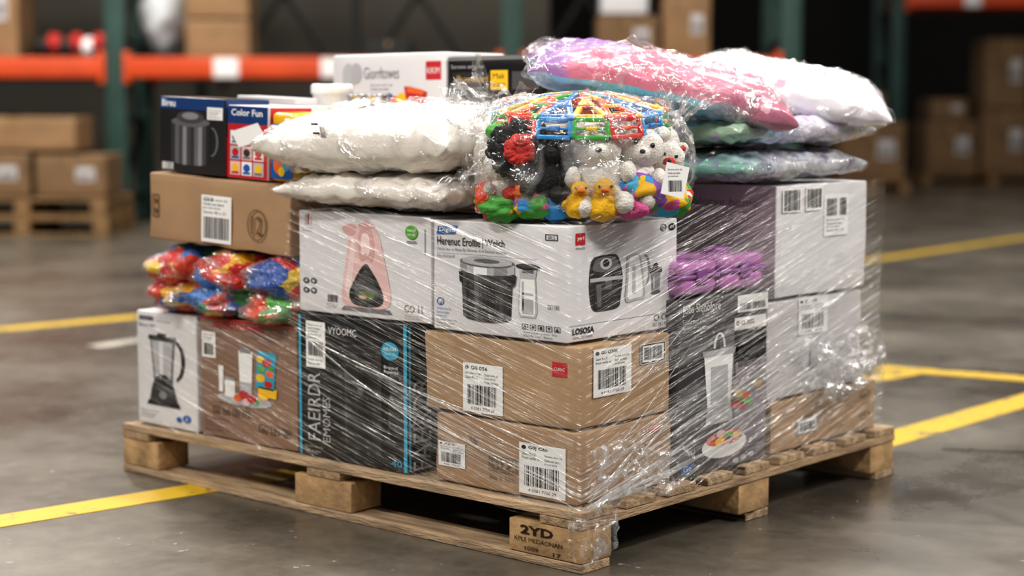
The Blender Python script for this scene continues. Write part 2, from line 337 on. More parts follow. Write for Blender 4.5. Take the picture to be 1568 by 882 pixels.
f.label(136,30,206,118,seed=3,head="G0J C65"); f.label(6,52,50,96,seed=5,head="A2 7"); f.text("BIZ",92,66,128,86,CARDE,1); f.frame(88,62,132,90,1.5,CARDE,1); f.text("Iva 1 50%",90,96,130,104,CARDE,1)
f.poly([(50,30),(72,36),(66,52),(78,70)],CARDE,0); g.rect(116,14,134,30,RED,1); g.text("CURNC",118,18,132,22,PAPER,2)
mb.obj("cardboard_carton")
lo,hi=(-.505,.036,.287),(-.045,.378,.472); mb=box(lo,hi,CARD2,5,'x',dent=.004); f=LF(mb,lo,hi,242,128); g=RF(mb,lo,hi,150,128)
f.label(66,44,130,122,seed=7,head="G0 056"); f.rect(206,26,228,48,RED,1); f.text("CURNC",209,34,225,39,PAPER,2)
g.label(25,8,85,82,seed=8,head="G0 Q300"); g.rect(100,12,142,44,PAPER,1); g.frame(101,13,141,43,2,INK,2); g.barcode(106,18,136,38,L=2,seed=12)
mb.obj("cardboard_carton")
lo,hi=(-.468,.03,.478),(-.068,.435,.733); mb=box(lo,hi,WHITE,6,'x',dent=.0015,seam=INKG,r=.004); f=LF(mb,lo,hi,203,185); g=RF(mb,lo,hi,172,180)
f.poly([(9,11),(40,9),(36,23),(6,25)],BLUE,1); f.text("Digeu",11,12,36,22,PAPER,2,bold=.02)
f.text("Herenuc Eroffle",7,28,75,42,INK,2,bold=.01); f.rect(78,27,79,44,INKG,1); f.text("Weich",82,28,112,39,INK,2,bold=.01)
f.text("Panale Sarrea Alony By Grovser And Storece Ialelutor",7,46,115,52,INKG,1); f.text("Nerbriord",7,57,34,63,INKG,1); f.rect(5,54.5,160,55.2,INKL,1)
f.frame(172,14,190,24,1.2,INK,1); f.text("0K5",176,16,186,22,INK,2)
cylprint(f,45,70,125,156,9,[DK[2],DK[0],DK[1],DK[3],DK[2],DK[1],DK[0],DK[0],DK[1],DK[2],DK[1],DK[0]],1,.08)
cylprint(f,44,66,127,82,5,[DK[4],DK[5],PAPER,PAPER,DK[5],DK[4],DK[4],DK[5]],2); f.ell(85.5,66,42,9,DK[3],3); f.ell(85.5,64.5,39,8,DK[5],4); f.ell(85.5,64,20,3.5,DK[3],5)
f.poly([(42,84),(48,84),(48,104),(43,100)],INK,3); f.poly([(124,84),(130,84),(128,100),(124,104)],INK,3)
f.poly([(134,72),(160,72),(158,86),(161,140),(158,150),(135,150),(132,140),(135,86)],INKL,1); f.poly([(136,88),(157,88),(158,140),(156,147),(137,147),(134.5,140)],PAPER,2); f.rect(138,92,141,140,INKL,3)
f.ell(147,68,18,5,INK,3); f.ell(147,66.5,15,3.5,DK[2],4); f.rect(139,72,155,78,DK[3],3); f.rect(139,110,155,114,INKL,3); f.rect(139,120,155,144,DK[5],3)
f.ring(12,137,6,6.5,1.4,BLUE,1); f.poly([(9,137),(12,140),(17,132),(12,143)],BLUE,2); f.tlines(6,146,30,164,3,BLUE,1); f.icons(138,160,194,5,9,INK,1); f.tlines(140,171,192,181,2,INKG,1); f.icons(176,126,192,2,7,INKG,1)
f.tlines(6,165,40,180,3,INKG,1)
g.rect(12,12,26,30,RED,1); g.text("ytr1",14,17,24,24,PAPER,2,bold=.03); g.text("WINCES",12,34,26,37,INK,1); g.ring(148,14,5,6,1.2,INK,1); g.text("2c",145,11,151,17,INK,1); g.ell(162,14,6,6,INK,1); g.text("on",159,11,165,16,PAPER,2)
g.spoly([(36,56),(46,50),(66,49),(76,54),(83,84),(80,120),(76,134),(56,137),(40,135),(34,120),(32,88)],DK[0],1); g.spoly([(40,58),(48,53),(66,52),(74,58),(76,72),(56,75),(38,72)],DK[3],2); g.ell(57,63,9,9,DK[5],3); g.ell(57,62,5,6,INK,4)
g.poly([(33,84),(82,84),(82,90),(33,90)],DK[5],3); g.poly([(40,94),(78,92),(75,130),(42,132)],DK[1],2); g.poly([(42,94),(50,94),(50,130),(44,130)],DK[3],3); g.rect(56,90,66,104,DK[3],3)
g.spoly([(93,54),(106,52),(112,60),(117,100),(118,124),(103,127),(88,126),(89,90),(90,60)],DK[5],1); g.spoly([(95,57),(105,55),(109,62),(114,98),(114,120),(103,123),(91,122),(92,90),(93,62)],PAPER,2); g.ring(118,80,9,26,2.5,DK[4],1,a0=-90,a1=90); g.rect(98,70,103,116,INKL,3)
g.poly([(128,82),(144,82),(142,116),(130,116)],DK[4],1); g.rect(126,78,146,86,DK[1],2); g.ell(136,76,4,6,DK[0],2); g.ell(136,118,8,3,DK[3],2); g.rect(131,92,134,112,INKL,3)
g.text("LOSOSA",8,158,40,168,INK,1,bold=.03); g.text("WAVICHER",8,171,38,175,INKG,1); g.rect(4,153,168,154,INKL,1); g.ring(138,160,4,5,1,INK,1); g.ring(150,160,4,5,1,INK,1); g.icons(132,168,166,4,6,INKG,1)
mb.obj("kitchen_appliance_retail_box")
lo,hi=(-.93,.03,.486),(-.474,.42,.737); mb=box(lo,hi,WHITE,7,'x',dent=.002,seam=INKG,r=.004); f=LF(mb,lo,hi,203,170)
f.spoly([(84,30),(98,20),(118,21),(128,40),(134,70),(141,108),(144,134),(138,151),(106,156),(74,151),(69,134),(72,104),(77,68),(80,44)],PINK,1)
f.spoly([(78,140),(74,122),(78,95),(83,60),(86,40),(91,60),(87,100),(84,130)],PINKL,2)
f.spoly([(70,26),(84,18),(92,22),(90,34),(80,38)],PINKD,2); f.ell(108,20,13,5,PINKD,2); f.ell(108,15,5,4,PINKD,3)
f.spoly([(97,30),(107,25),(116,30),(120,56),(116,78),(107,74),(99,78),(95,56)],PINKD,3); f.spoly([(101,36),(107,32),(112,37),(114,58),(111,68),(107,65),(102,68),(100,56)],PINKL,4)
f.spoly([(107,82),(98,92),(88,112),(81,132),(86,148),(107,153),(129,148),(133,132),(125,110),(115,92)],DK[0],3); f.spoly([(107,92),(98,104),(89,124),(92,140),(107,146),(123,140),(125,126),(116,104)],DK[2],4); f.ell(107,134,13,8,mat("ink_leaf_green",'6A7A48',.5),5); f.ell(102,137,6,3,PINKD,6)
f.poly([(72,154),(142,154),(146,161),(68,161)],INKG,2)
f.ell(175,26,9,11,GREEN,1); f.text("tevil",169,20,181,25,PAPER,2); f.text("rarde",169,27,181,32,PAPER,2); f.rect(168,40,182,43,INKG,1)
f.rect(10,8,13,24,INKL,1); f.rect(15,6,17,24,RED,1); f.rect(20,10,21,24,INKL,1); f.tlines(6,28,24,36,2,INKG,1)
for i,(x,y) in enumerate(((12,118),(24,118),(12,134),(24,134))): f.ell(x,y,5,5,DK[1],1); f.ell(x,y,2.5,2.5,INKL,2)
f.barcode(46,138,62,150,L=1,seed=3); f.tlines(44,152,64,162,3,INKG,1); f.text("GO 11",164,142,190,154,INKG,1); f.tlines(164,158,192,165,2,INKG,1); f.rect(194,20,195,60,INKG,1)
mb.obj("electric_kettle_retail_box")
lo,hi=(-.36,.392,Z),(-.03,.766,.545); mb=box(lo,hi,TAUPE,8,dent=.002); g=RF(mb,lo,hi,135,275)
MA2=mat("print_mauve",'686268',.4); MA3=mat("print_mauve_light",'908890',.4)
g.rect(60,60,133,272,MA2,1); g.rect(84,110,133,240,MA3,2)
g.text("Jobs Slenofore",4,8,60,26,PAPER,3); g.text("Siilarnd rlorvors",4,30,56,38,INKL,3); g.tlines(4,42,40,52,2,INKL,3)
g.rect(86,5,134,32,PAPER,3); g.barcode(90,18,130,29,L=4,seed=5); g.label(82,40,132,135,seed=6,head="CL 3002")
g.poly([(36,92),(80,92),(76,180),(42,180)],PAPER,4); g.poly([(33,84),(84,84),(82,94),(35,94)],DK[5],5); g.ring(59,82,9,24,3,PAPER,4,a0=180,a1=360); g.rect(46,110,72,170,DK[5],5); g.poly([(42,172),(77,172),(80,200),(38,200)],DK[5],5)
g.ell(68,236,34,20,PAPER,4); g.ell(68,226,28,11,ORG,5)
for i,(x,y,c) in enumerate(((52,222,RED),(62,218,PINK),(74,222,GREEN),(84,226,YEL),(60,230,YEL),(76,230,RED),(92,172,GREEN),(100,165,ORG),(88,160,YEL),(96,180,RED),(104,176,GREEN),(84,176,RED))): g.ell(x,y,7,6,c,6+i%3)
g.rect(4,252,22,268,BLUE,3); g.text("Ge",7,255,19,264,PAPER,4); g.ell(86,266,5,4,INKL,3); g.ell(98,264,5,4,INKL,3); g.ell(110,262,5,4,INKL,3); g.tlines(100,245,130,256,2,INKL,3); g.ell(120,150,6,6,YEL,3)
f=LF(mb,lo,hi,120,275); f.text("Slenofore",10,10,90,26,PAPER,1)
mb.obj("smoothie_maker_retail_box")
lo,hi=(-.5,.79,Z),(-.03,1.315,.255); mb=box(lo,hi,CARD2,9,'y',dent=.006); g=RF(mb,lo,hi,170,115)
g.rect(38,52,72,86,PAPER,1); g.frame(39,53,71,85,1.5,INK,2); g.barcode(43,60,68,80,L=2,seed=2); g.text("Co6000",40,44,64,50,CARDE,1)
g.ring(150,30,9,10,1.5,CARDE,1); g.ring(150,80,9,10,1.5,CARDE,1); g.text("6t",146,25,154,36,CARDE,1); g.text("B",146,75,153,85,CARDE,1); g.tlines(90,80,120,92,2,CARDE,1)
mb.obj("cardboard_carton")
lo,hi=(-.5,.772,.258),(-.034,1.235,.508); mb=box(lo,hi,GREYW,10,'y',dent=.006,seam=INKG); g=RF(mb,lo,hi,150,150)
g.label(46,2,92,58,seed=11,head="2D 08"); g.rect(66,60,82,110,INKL,1)
mb.obj("white_carton")
lo,hi=(-.5,.80,.512),(-.03,1.245,.797); mb=box(lo,hi,WHITE,11,'y',dent=.004,seam=INKG); g=RF(mb,lo,hi,140,165); f=LF(mb,lo,hi,170,165)
g.rect(8,6,36,40,PAPER,1); g.barcode(10,8,34,38,L=2,seed=6); g.rect(42,4,68,40,PAPER,1); g.barcode(44,8,66,36,L=2,seed=8); g.rect(70,18,108,80,PAPER,1); g.barcode(74,24,90,50,L=2,seed=9); g.tlines(74,54,104,74,4,INK,2); g.barcode(94,24,105,50,L=2,seed=19)
f.rect(1.5,1.5,168.5,163.5,MAUVE,0); f.text("Nalorye home",70,20,150,36,INKG,1); f.ell(150,130,8,8,INKL,1)
mb.obj("white_storage_carton")
PUR=mat("purple_plastic",'C884C4',.15,coat=1,var=(5,.05),crough=.05); PURD=mat("purple_plastic_dark",'94589C',.3)
for i,(ya,yb,h) in enumerate(((.40,.552,.084),(.562,.755,.090))):
    mb=MB(); yc=(ya+yb)/2
    mb.rbox((-.19,ya,.548),(-.030,yb,.548+h*.62),PUR,r=.030,n=5); mb.rbox((-.193,ya-.003,.548+h*.50),(-.027,yb+.003,.548+h*.62),PURD,r=.005,n=4)
    mb.rbox((-.188,ya+.002,.548+h*.58),(-.032,yb-.002,.548+h),PUR,r=.018,n=5)
    mb.rbox((-.14,yc-.03,.548+h-.003),(-.09,yc+.03,.548+h+.012),PURD,r=.006,n=2); mb.rbox((-.031,yc-.02,.548+h*.35),(-.023,yc+.02,.548+h*.78),PURD,r=.003,n=2)
    mb.obj("purple_lunch_container")
for k,(lo,hi,m_) in enumerate([((-1.6,.47,Z),(-.98,1.3,.5),CARD),((-.96,.47,Z),(-.535,1.3,.5),CARD3),((-1.6,.47,.502),(-.98,1.3,.905),CARD2),((-.96,.47,.502),(-.535,1.3,.905),CARD)]):
    mb=box(lo,hi,m_,20+k,'x'); mb.obj("cardboard_carton")
# ------------------------------------------------------------------ colourful toy packs
FILM=film("clear_poly_bag",base=.02,streak=.40,fres=.28,scale=(10,10,10),white=.20,rough=.10,bumpd=.05,lo=.5,hi=.68)
FILMP=film("pillow_poly_bag",base=.02,streak=.38,fres=.14,scale=(13,13,13),white=.22,rough=.10,bumpd=.05,lo=.51,hi=.66)
TOY=printmat("toy_print",['D8302A','2468B0','EAB41C','2C7FD0','E04E2C','EBC62E','2E74C0','3AA05A','D8302A','2050A0'],15,bump=(30,.7),dist=1.2)
TOY2=printmat("toy_print_warm",['E8502A','E88030','D8342C','F0B81E','F0EDE0','5FB84A','E8502A'],18,bump=(30,.7),dist=1.2)
mb=MB()
for k,(x,z,rx,rz,m_) in enumerate([(-1.44,.562,.110,.056,TOY),(-1.24,.560,.112,.058,TOY),(-1.035,.555,.112,.058,TOY),(-1.44,.486,.108,.050,TOY),(-1.26,.482,.118,.050,TOY),(-1.03,.478,.118,.052,TOY2)]):
    mb.blob((x,.115,z),(rx,.135,rz),m_,amp=.24,fr=2.2,seed=k,nu=40,nv=26,fine=.1)
    mb.blob((x,.115,z),(rx*1.05,.142,rz*1.04),FILM,amp=.24,fr=2.2,seed=k,nu=44,nv=30,fine=.16)
mb.obj("bagged_soft_toys")
lo,hi=(-1.545,.03,.612),(-.965,.45,.795); mb=MB(); piv=Vector((-.95,0,.61)); mb.M=Matrix.Translation(piv)@Matrix.Rotation(math.radians(2.3),4,'Y')@Matrix.Translation(-piv)
MI=mb.M.copy(); mb.rbox(lo,hi,CARD,r=.008,n=8,dent=.007,seed=30); f=LF(mb,lo,hi,233,110)
f.rect(93,28,142,102,PAPER,1); f.barcode(97,62,138,96,L=2,seed=4); f.tlines(96,32,138,58,4,INK,2); f.text("C0 8",98,31,112,38,INK,2)
f.ring(182,66,15,24,1.6,CARDE,1,n=32); f.text("12",174,52,190,80,CARDE,1); f.frame(8,36,20,72,1.5,CARDE,1); f.ell(14,46,3,4,CARDE,2); f.ell(14,62,3,4,CARDE,2)
t=TF(mb,lo,hi); t.rect(.006,.205,.57,.208,CARDE,0); t.rect(.004,.18,.574,.232,TAPE,1)
mb.obj("cardboard_carton")
def onI(): m=MB(); m.M=MI.copy(); return m
BLK2=mat("coffee_box_black",'2B2A2C',.3,coat=.3); BLUD=mat("ink_navy",'1A3F78',.4)
lo,hi=(-1.52,.05,.798),(-1.245,.2,.998); mb=onI(); mb.rbox(lo,hi,BLK2,r=.003,n=3); f=LF(mb,lo,hi,95,124); g=RF(mb,lo,hi,50,124)
f.rect(1,1,94,20,BLUD,1); f.text("Bireu",4,4,24,16,PAPER,2,bold=.02); f.rect(70,14,92,34,PAPER,2); f.tlines(72,17,90,32,4,INK,3)
cylprint(f,18,40,74,105,6,[DK[1],DK[3],DK[2],DK[4],DK[2],DK[1],DK[3],DK[4],DK[2],DK[0]],1); f.ell(46,40,28,8,DK[3],2); f.ell(46,32,20,10,DK[2],3); f.ell(46,30,12,6,DK[4],4); f.ring(76,70,10,24,3,DK[3],1,a0=-90,a1=90); f.barcode(4,108,22,120,L=1,mt=PAPER)
g.rect(1,1,49,40,BLUD,1); g.rect(1,60,49,122,RED,1); g.ell(25,50,12,12,ORG,2); g.tlines(6,10,44,34,3,PAPER,2)
mb.obj("coffee_grinder_retail_box")
lo,hi=(-1.235,.05,.798),(-1.075,.2,.985); mb=onI(); mb.rbox(lo,hi,GREYW,r=.003,n=3); f=LF(mb,lo,hi,60,128); g=RF(mb,lo,hi,50,128)
f.rect(1,1,59,32,BLUD,1); f.rect(1,32,59,127,RED,1); f.text("Color Fun",6,6,52,18,PAPER,2,bold=.02)
for i in range(3):
    for j in range(3): f.rect(5+17*i,44+27*j,20+17*i,68+27*j,[PAPER,INKL,PINK][(i+j)%3],2); f.ell(12.5+17*i,55+27*j,5,7,[BLUE,RED,YEL,DK[1]][(i*2+j)%4],3); f.rect(7+17*i,62+27*j,18+17*i,66+27*j,[INKG,RED,BLUE][(i+2*j)%3],3)
f.rect(10,36,54,66,PAPER,5,rot=-25); g.rect(2,2,48,126,RED,1); g.ell(25,40,14,14,YEL,2); g.tlines(8,60,42,110,6,PAPER,2)
mb.obj("craft_set_retail_box")
YPL=mat("yellow_pack",'E8B41C',.3,coat=.6,bump=(20,.3))
lo,hi=(-1.068,.05,.798),(-.975,.2,.975); mb=onI(); mb.rbox(lo,hi,YPL,r=.014,n=6,dent=.006); f=LF(mb,lo,hi,60,118)
f.rect(4,66,56,112,BLUE,1); f.ell(22,88,12,16,ORG,2); f.ell(40,86,9,14,TEAL,3); f.ell(30,100,8,8,YEL,4); f.rect(8,20,30,38,BLUE,1); f.text("Pop",10,23,28,35,YEL,2,bold=.03); f.rect(36,10,50,60,PAPER,1); f.barcode(38,16,48,54,L=2)
mb.obj("yellow_toy_pack")
mb=onI(); lo,hi=(-1.15,.215,.798),(-.985,.335,.97); mb.rbox(lo,hi,YPL,r=.03,n=6,dent=.01); f=LF(mb,lo,hi,60,60); f.rect(10,6,50,16,BLUE,1); mb.obj("yellow_toy_pack")
lo,hi=(-1.47,.24,.80),(-1.16,.335,.985); mb=onI(); mb.rbox(lo,hi,WHITE,r=.003,n=3); f=LF(mb,lo,hi,120,60); f.rect(2,2,118,10,BLUD,1); f.rect(2,10,50,16,RED,1); f.text("Colorine",50,14,100,24,INKG,1); mb.rbox((-1.44,.25,.986),(-1.2,.33,1.004),GREYW,r=.003,n=2)
mb.obj("flat_retail_box")
lo,hi=(-1.32,.345,.80),(-.985,.46,.972); mb=onI(); mb.rbox(lo,hi,GREYW,r=.003,n=3); f=LF(mb,lo,hi,100,60); f.tlines(60,4,95,16,2,INKG,1); mb.obj("white_carton")
TUBW=mat("white_tub_plastic",'E6E6E4',.3,coat=.3); METAL=mat("can_metal",'A8AAAC',.22,metal=.9)
mb=MB(); c=(-1.205,.402,.985); mb.revolve(c,[(0,0),(.05,0),(.053,.004),(.053,.04),(.058,.042),(.058,.062),(.054,.068),(0,.068)],TUBW); mb.obj("white_plastic_tub")
for k,x in enumerate((-1.10,-1.03)):
    mb=MB(); c=(x,.402,.98); mb.revolve(c,[(0,0),(.03,0),(.032,.004),(.03,.008),(.03,.034),(.033,.038),(.033,.044),(.028,.046),(.028,.04),(0,.04)],METAL); mb.obj("metal_can")
lo,hi=(-1.372,.56,.908),(-.926,.80,1.139); mb=box(lo,hi,WHITE,40,dent=.001,seam=INKG); f=LF(mb,lo,hi,173,112)
f.text("Giorr",50,18,76,34,INKG,1); f.text("Itowes",76,18,104,34,INKG,1); f.rect(144,12,166,36,RED,1); f.text("KIKIM",146,20,164,28,PAPER,2)
f.ell(26,30,10,18,INKL,1); f.ell(38,26,9,14,DK[5],2)
for i,(x,y,c) in enumerate([(88,62,BLUE),(98,66,ORG),(80,70,mat("ink_violet",'8A4AA8')),(108,62,YEL),(94,76,GREEN),(106,74,RED),(118,70,TEAL),(132,66,PINKD),(86,80,YEL),(114,80,ORG)]): f.ell(x,y,8,9,c,1+i%4)
f.poly([(112,44),(146,52),(138,84),(118,82)],RED,5); f.poly([(118,44),(142,50),(140,56),(116,52)],ORG,6); f.tlines(60,40,96,50,2,INKG,1)
mb.obj("toy_set_retail_box")
lo,hi=(-.921,.56,.908),(-.585,.80,1.125); mb=box(lo,hi,BLACK,41,dent=.001); f=LF(mb,lo,hi,145,112)
f.rect(1,1,144,6,INKG,1); f.tlines(6,10,60,20,1,INKL,1); GOLD=mat("ink_gold",'B08A3A',.4); f.rect(8,22,90,44,INK,1); f.text("Qusenotord",14,26,64,38,GOLD,2,bold=.02); f.rect(68,20,94,46,YEL,3); f.text("Mak\nsure",71,24,90,42,INK,4)
f.ring(30,76,26,20,2,DK[3],1); f.tlines(100,54,138,90,4,GOLD,1); f.rect(100,22,140,46,DK[2],1)
mb.obj("black_retail_box")

# ------------------------------------------------------------------ pillows
def pillow(mb,c,a,b,h,rz,mt,seed=0,tilt=(0,0),wr=.12,n=64,droop=0,botk=.8,mt2=None,full=.4,pw=4.0):
    M=Matrix.Translation(c)@Matrix.Rotation(rz,4,'Z')@Matrix.Rotation(tilt[0],4,'Y')@Matrix.Rotation(tilt[1],4,'X')
    old=mb.M; mb.M=old@M
    for sg in (1,-1):
        vs=[];fs=[]
        for j in range(n+1):
            for i in range(n+1):
                u=math.sin((i/n-.5)*math.pi);v=math.sin((j/n-.5)*math.pi)
                x=a*u*(1-.06*(1-v*v));y=b*v*(1-.06*(1-u*u))
                e=max(0,(1-abs(u)**pw))*max(0,(1-abs(v)**pw)); k=e**full
                nz=noise.noise(Vector((u*2.3+seed,v*2.3,seed*1.7)))*1.3+.5*noise.noise(Vector((u*6+seed,v*6,sg*3)))
                fold=abs(noise.noise(Vector((u*3.5+seed*2,v*9+seed,5+sg))))+abs(noise.noise(Vector((u*9+seed*2,v*3+seed,9+sg))))+.5*abs(noise.noise(Vector((u*20+seed*2,v*14+seed,2+sg))))
                z=h*k*(1+wr*nz)-h*wr*1.1*fold*min(1,k*1.6)
                z=z*(1 if sg>0 else -botk)
                ed=max(abs(u),abs(v)); z+=.012*noise.noise(Vector((u*5,v*5,seed)))*ed - droop*(u*u)
                vs.append(Vector((x,y,z)))
        for j in range(n):
            for i in range(n):
                q=[j*(n+1)+i,j*(n+1)+i+1,(j+1)*(n+1)+i+1,(j+1)*(n+1)+i]
                fs.append(q if sg>0 else q[::-1])
        mb.add(vs,fs,mt if sg>0 or mt2 is None else mt2,True)
    mb.M=old
PWH=mat("pillow_white_plastic_cover",'E6E0D8',.5,coat=.8,var=(5,.05),bump=(11,.55,1.5),crough=.15)
def multicol(name,stops,axis,span,bump=(13,.6),patt=None,patt2=None):
    m=bpy.data.materials.new(name); m.use_nodes=True; nt=m.node_tree; b=nt.nodes['Principled BSDF']; L=nt.links.new
    tc=N(nt,'ShaderNodeTexCoord'); s=N(nt,'ShaderNodeSeparateXYZ'); L(tc.outputs['Generated'],s.inputs[0])
    nz=N(nt,'ShaderNodeTexNoise'); nz.inputs['Scale'].default_value=6; L(tc.outputs['Object'],nz.inputs['Vector'])
    ma=N(nt,'ShaderNodeMath',operation='MULTIPLY_ADD'); L(nz.outputs[0],ma.inputs[0]); ma.inputs[1].default_value=span; L(s.outputs[axis],ma.inputs[2])
    r=N(nt,'ShaderNodeValToRGB')
    while len(r.color_ramp.elements)<len(stops): r.color_ramp.elements.new(.5)
    for i,(p,c) in enumerate(stops): r.color_ramp.elements[i].position=p; r.color_ramp.elements[i].color=srgb(c)
    L(ma.outputs[0],r.inputs[0]); out=r.outputs[0]
    for pt_ in (patt,patt2):
        if not pt_: continue
        v=N(nt,'ShaderNodeTexVoronoi'); v.inputs['Scale'].default_value=pt_[0]; L(tc.outputs['Object'],v.inputs['Vector'])
        nn=N(nt,'ShaderNodeTexNoise'); nn.inputs['Scale'].default_value=pt_[0]*3; L(tc.outputs['Object'],nn.inputs['Vector'])
        ad=N(nt,'ShaderNodeMath',operation='MULTIPLY_ADD'); L(nn.outputs[0],ad.inputs[0]); ad.inputs[1].default_value=.5; L(v.outputs['Distance'],ad.inputs[2])
        cmp=N(nt,'ShaderNodeMath',operation='LESS_THAN'); L(ad.outputs[0],cmp.inputs[0]); cmp.inputs[1].default_value=pt_[1]+.25
        mx=N(nt,'ShaderNodeMix',data_type='RGBA'); L(cmp.outputs[0],mx.inputs[0]); L(out,mx.inputs[6]); mx.inputs[7].default_value=srgb(pt_[2]); out=mx.outputs[2]
    L(out,b.inputs['Base Color']); b.inputs['Roughness'].default_value=.4; b.inputs['Coat Weight'].default_value=1; b.inputs['Coat Roughness'].default_value=.1
    n2=N(nt,'ShaderNodeTexNoise'); n2.inputs['Scale'].default_value=bump[0]; n2.inputs['Distortion'].default_value=1.5; n2.inputs['Detail'].default_value=4; L(tc.outputs['Object'],n2.inputs['Vector'])
    bp=N(nt,'ShaderNodeBump'); bp.inputs['Strength'].default_value=bump[1]; bp.inputs['Distance'].default_value=.012; L(n2.outputs[0],bp.inputs['Height']); L(bp.outputs[0],b.inputs['Normal']); L(bp.outputs[0],b.inputs['Coat Normal'])
    return m
mb=MB(); pillow(mb,(-.665,.20,.788),.285,.235,.05,.02,PWH,1,wr=.2,full=.33); pillow(mb,(-.665,.20,.788),.292,.24,.053,.02,FILMP,11,wr=.22,full=.33); mb.obj("white_pillow")
mb=MB(); pillow(mb,(-.69,.19,.908),.325,.24,.090,.03,PWH,2,wr=.15,tilt=(-.02,.06),full=.38)
pillow(mb,(-.69,.19,.908),.333,.246,.095,.03,FILMP,5,wr=.2,tilt=(-.02,.06),full=.38)
fl=Face(mb,(-.80,-.046,.955),(1,0,0),(0,.25,-.97),.06,.075,30,40); fl.text("P 11",2,2,14,38,INK,2,rot=90); fl.barcode(15,6,24,36,L=2)
mb.obj("white_pillow")
P3=multicol("pillow_teal_grey",[(.2,'7FB5A8'),(.4,'B4C2CC'),(.6,'D0D2DA'),(.9,'C4C6CE')],1,.3,patt=(20,.25,'8E9AB4'),patt2=(13,.18,'9C8FB4'))
P2=multicol("pillow_blue_lilac",[(.2,'9BBAA0'),(.4,'A8CAD8'),(.55,'98A8CC'),(.7,'CCC8DA'),(.9,'DCD8E0')],1,.3,patt=(18,.25,'B09AC8'),patt2=(12,.18,'7FB0C8'))
P1=multicol("pillow_pink_purple",[(.40,'85589E'),(.53,'A47CB6'),(.56,'CC7890'),(.7,'C86C84'),(.9,'D48498'),(1.0,'B87088')],0,.3,patt=(14,.18,'E0B0BE'),patt2=(9,.14,'A85C7C'))
P0=multicol("pillow_white_red_flower",[(.2,'E2DEE4'),(.8,'E6E3EA')],0,.2,patt=(6,.19,'C04C60'),patt2=(11,.12,'D8A0B4'))
PT=multicol("pillow_teal_underside",[(.4,'8AA8D0'),(.6,'62AEC0'),(.85,'74B4C8'),(1,'B87890')],0,.2)
mb=MB(); pillow(mb,(-.25,.875,.842),.255,.32,.045,.05,P3,3,wr=.2,full=.3); pillow(mb,(-.25,.875,.842),.262,.327,.048,.05,FILMP,13,wr=.25,full=.3); mb.obj("printed_pillow")
mb=MB(); pillow(mb,(-.245,.89,.930),.255,.33,.046,.02,P2,4,wr=.2,full=.3); pillow(mb,(-.245,.89,.930),.262,.337,.049,.02,FILMP,14,wr=.25,full=.3); mb.obj("printed_pillow")
mb=MB(); pillow(mb,(-.19,1.10,1.03),.26,.19,.075,YAW-.1,P0,6,wr=.12,tilt=(.19,.15),full=.42,botk=.7)
pillow(mb,(-.19,1.10,1.03),.27,.196,.080,YAW-.1,FILMP,16,wr=.2,tilt=(.19,.15),full=.42,botk=.7)
mb.obj("flower_print_pillow")
mb=MB(); TP=(.19,.16)
pillow(mb,(-.235,.585,1.05),.325,.18,.070,YAW+.02,P1,7,wr=.16,tilt=TP,droop=.015,full=.36,botk=.75,mt2=PT)
pillow(mb,(-.235,.585,1.05),.340,.188,.077,YAW+.02,FILMP,9,wr=.24,tilt=TP,droop=.015,full=.36,botk=.76)
mb.obj("pink_pillow")

# ------------------------------------------------------------------ toy bag
BC=Vector((-.2,.23,0))
def Bp(r,d,z): return BC+R*r-F*d+Vector((0,0,z))
RB=Matrix(((R.x,-F.x,0),(R.y,-F.y,0),(0,0,1)))
PLW=mat("plush_white",'E6E2DC',.95,var=(40,.08),bump=(220,.6)); PLB=mat("plush_black",'18181A',.8,var=(40,.3),bump=(160,.6)); PLR=mat("plush_red",'C03630',.8,var=(30,.2),bump=(160,.5))
PLY=mat("duck_yellow",'E0AE1E',.7,var=(10,.1),bump=(120,.4)); PLK=mat("plush_pink",'D4649C',.8,bump=(120,.5)); PLBl=mat("plush_blue",'3A8ECC',.8,bump=(120,.5)); PLG=mat("plush_green",'54A44A',.8,bump=(120,.5)); PLO=mat("plush_orange",'E06C2E',.7,bump=(120,.5))
FAB=printmat("toy_fabric_blue_pink",['3A8ECC','D4649C','46A8D0','E0AE1C','D4649C','54A44A','8A5AB0'],24,rough=.7,coat=0,dist=1.2); FAB2=printmat("toy_fabric_green_red",['54A44A','C03630','DEDAD4','E0AE1C','54A44A','D8662A'],24,rough=.7,coat=0,dist=1.2)
bag=bpy.data.objects.new("bagged_plush_toys",None); bag.location=BC+Vector((0,0,.735)); sc.collection.objects.link(bag)
def B1(mb,r,d,z,rr,dd,zz,m_,sd=0,amp=.14,fine=.04): mb.blob(Bp(r,d,z),(rr,dd,zz),m_,amp=amp,fr=2.5,seed=sd,rot=RB,nu=26,nv=18,fine=fine)
def animal(mb,r,d,z,s,m1,m2,tilt=0,sd=0):
    """seated plush animal, s = head radius: body, head, snout, ears, arms, legs, eyes"""
    c,sn=math.cos(tilt),math.sin(tilt)
    def q(x,dd,y,rr,d2,zz,m_,k=0): B1(mb,r+(x*c-y*sn)*s,d+dd*s,z+(x*sn+y*c)*s,rr*s,d2*s,zz*s,m_,sd+k,.08,.04)
    q(0,-.1,-1.5,1.05,.85,1.15,m1,1); q(0,0,0,1,.9,.92,m1,2); q(0,.75,-.25,.42,.38,.34,m2,3); q(0,1.08,-.16,.13,.1,.1,INK,4)
    for sx in (-1,1):
        q(sx*.75,-.1,.78,.36,.2,.36,m1,5); q(sx*.75,.05,.76,.2,.14,.2,m2,6); q(sx*1.05,.45,-1.1,.32,.5,.42,m1,7); q(sx*.75,.8,-2.2,.42,.55,.42,m1,8); q(sx*.38,.82,.2,.11,.09,.11,INK,9)
mb=MB()
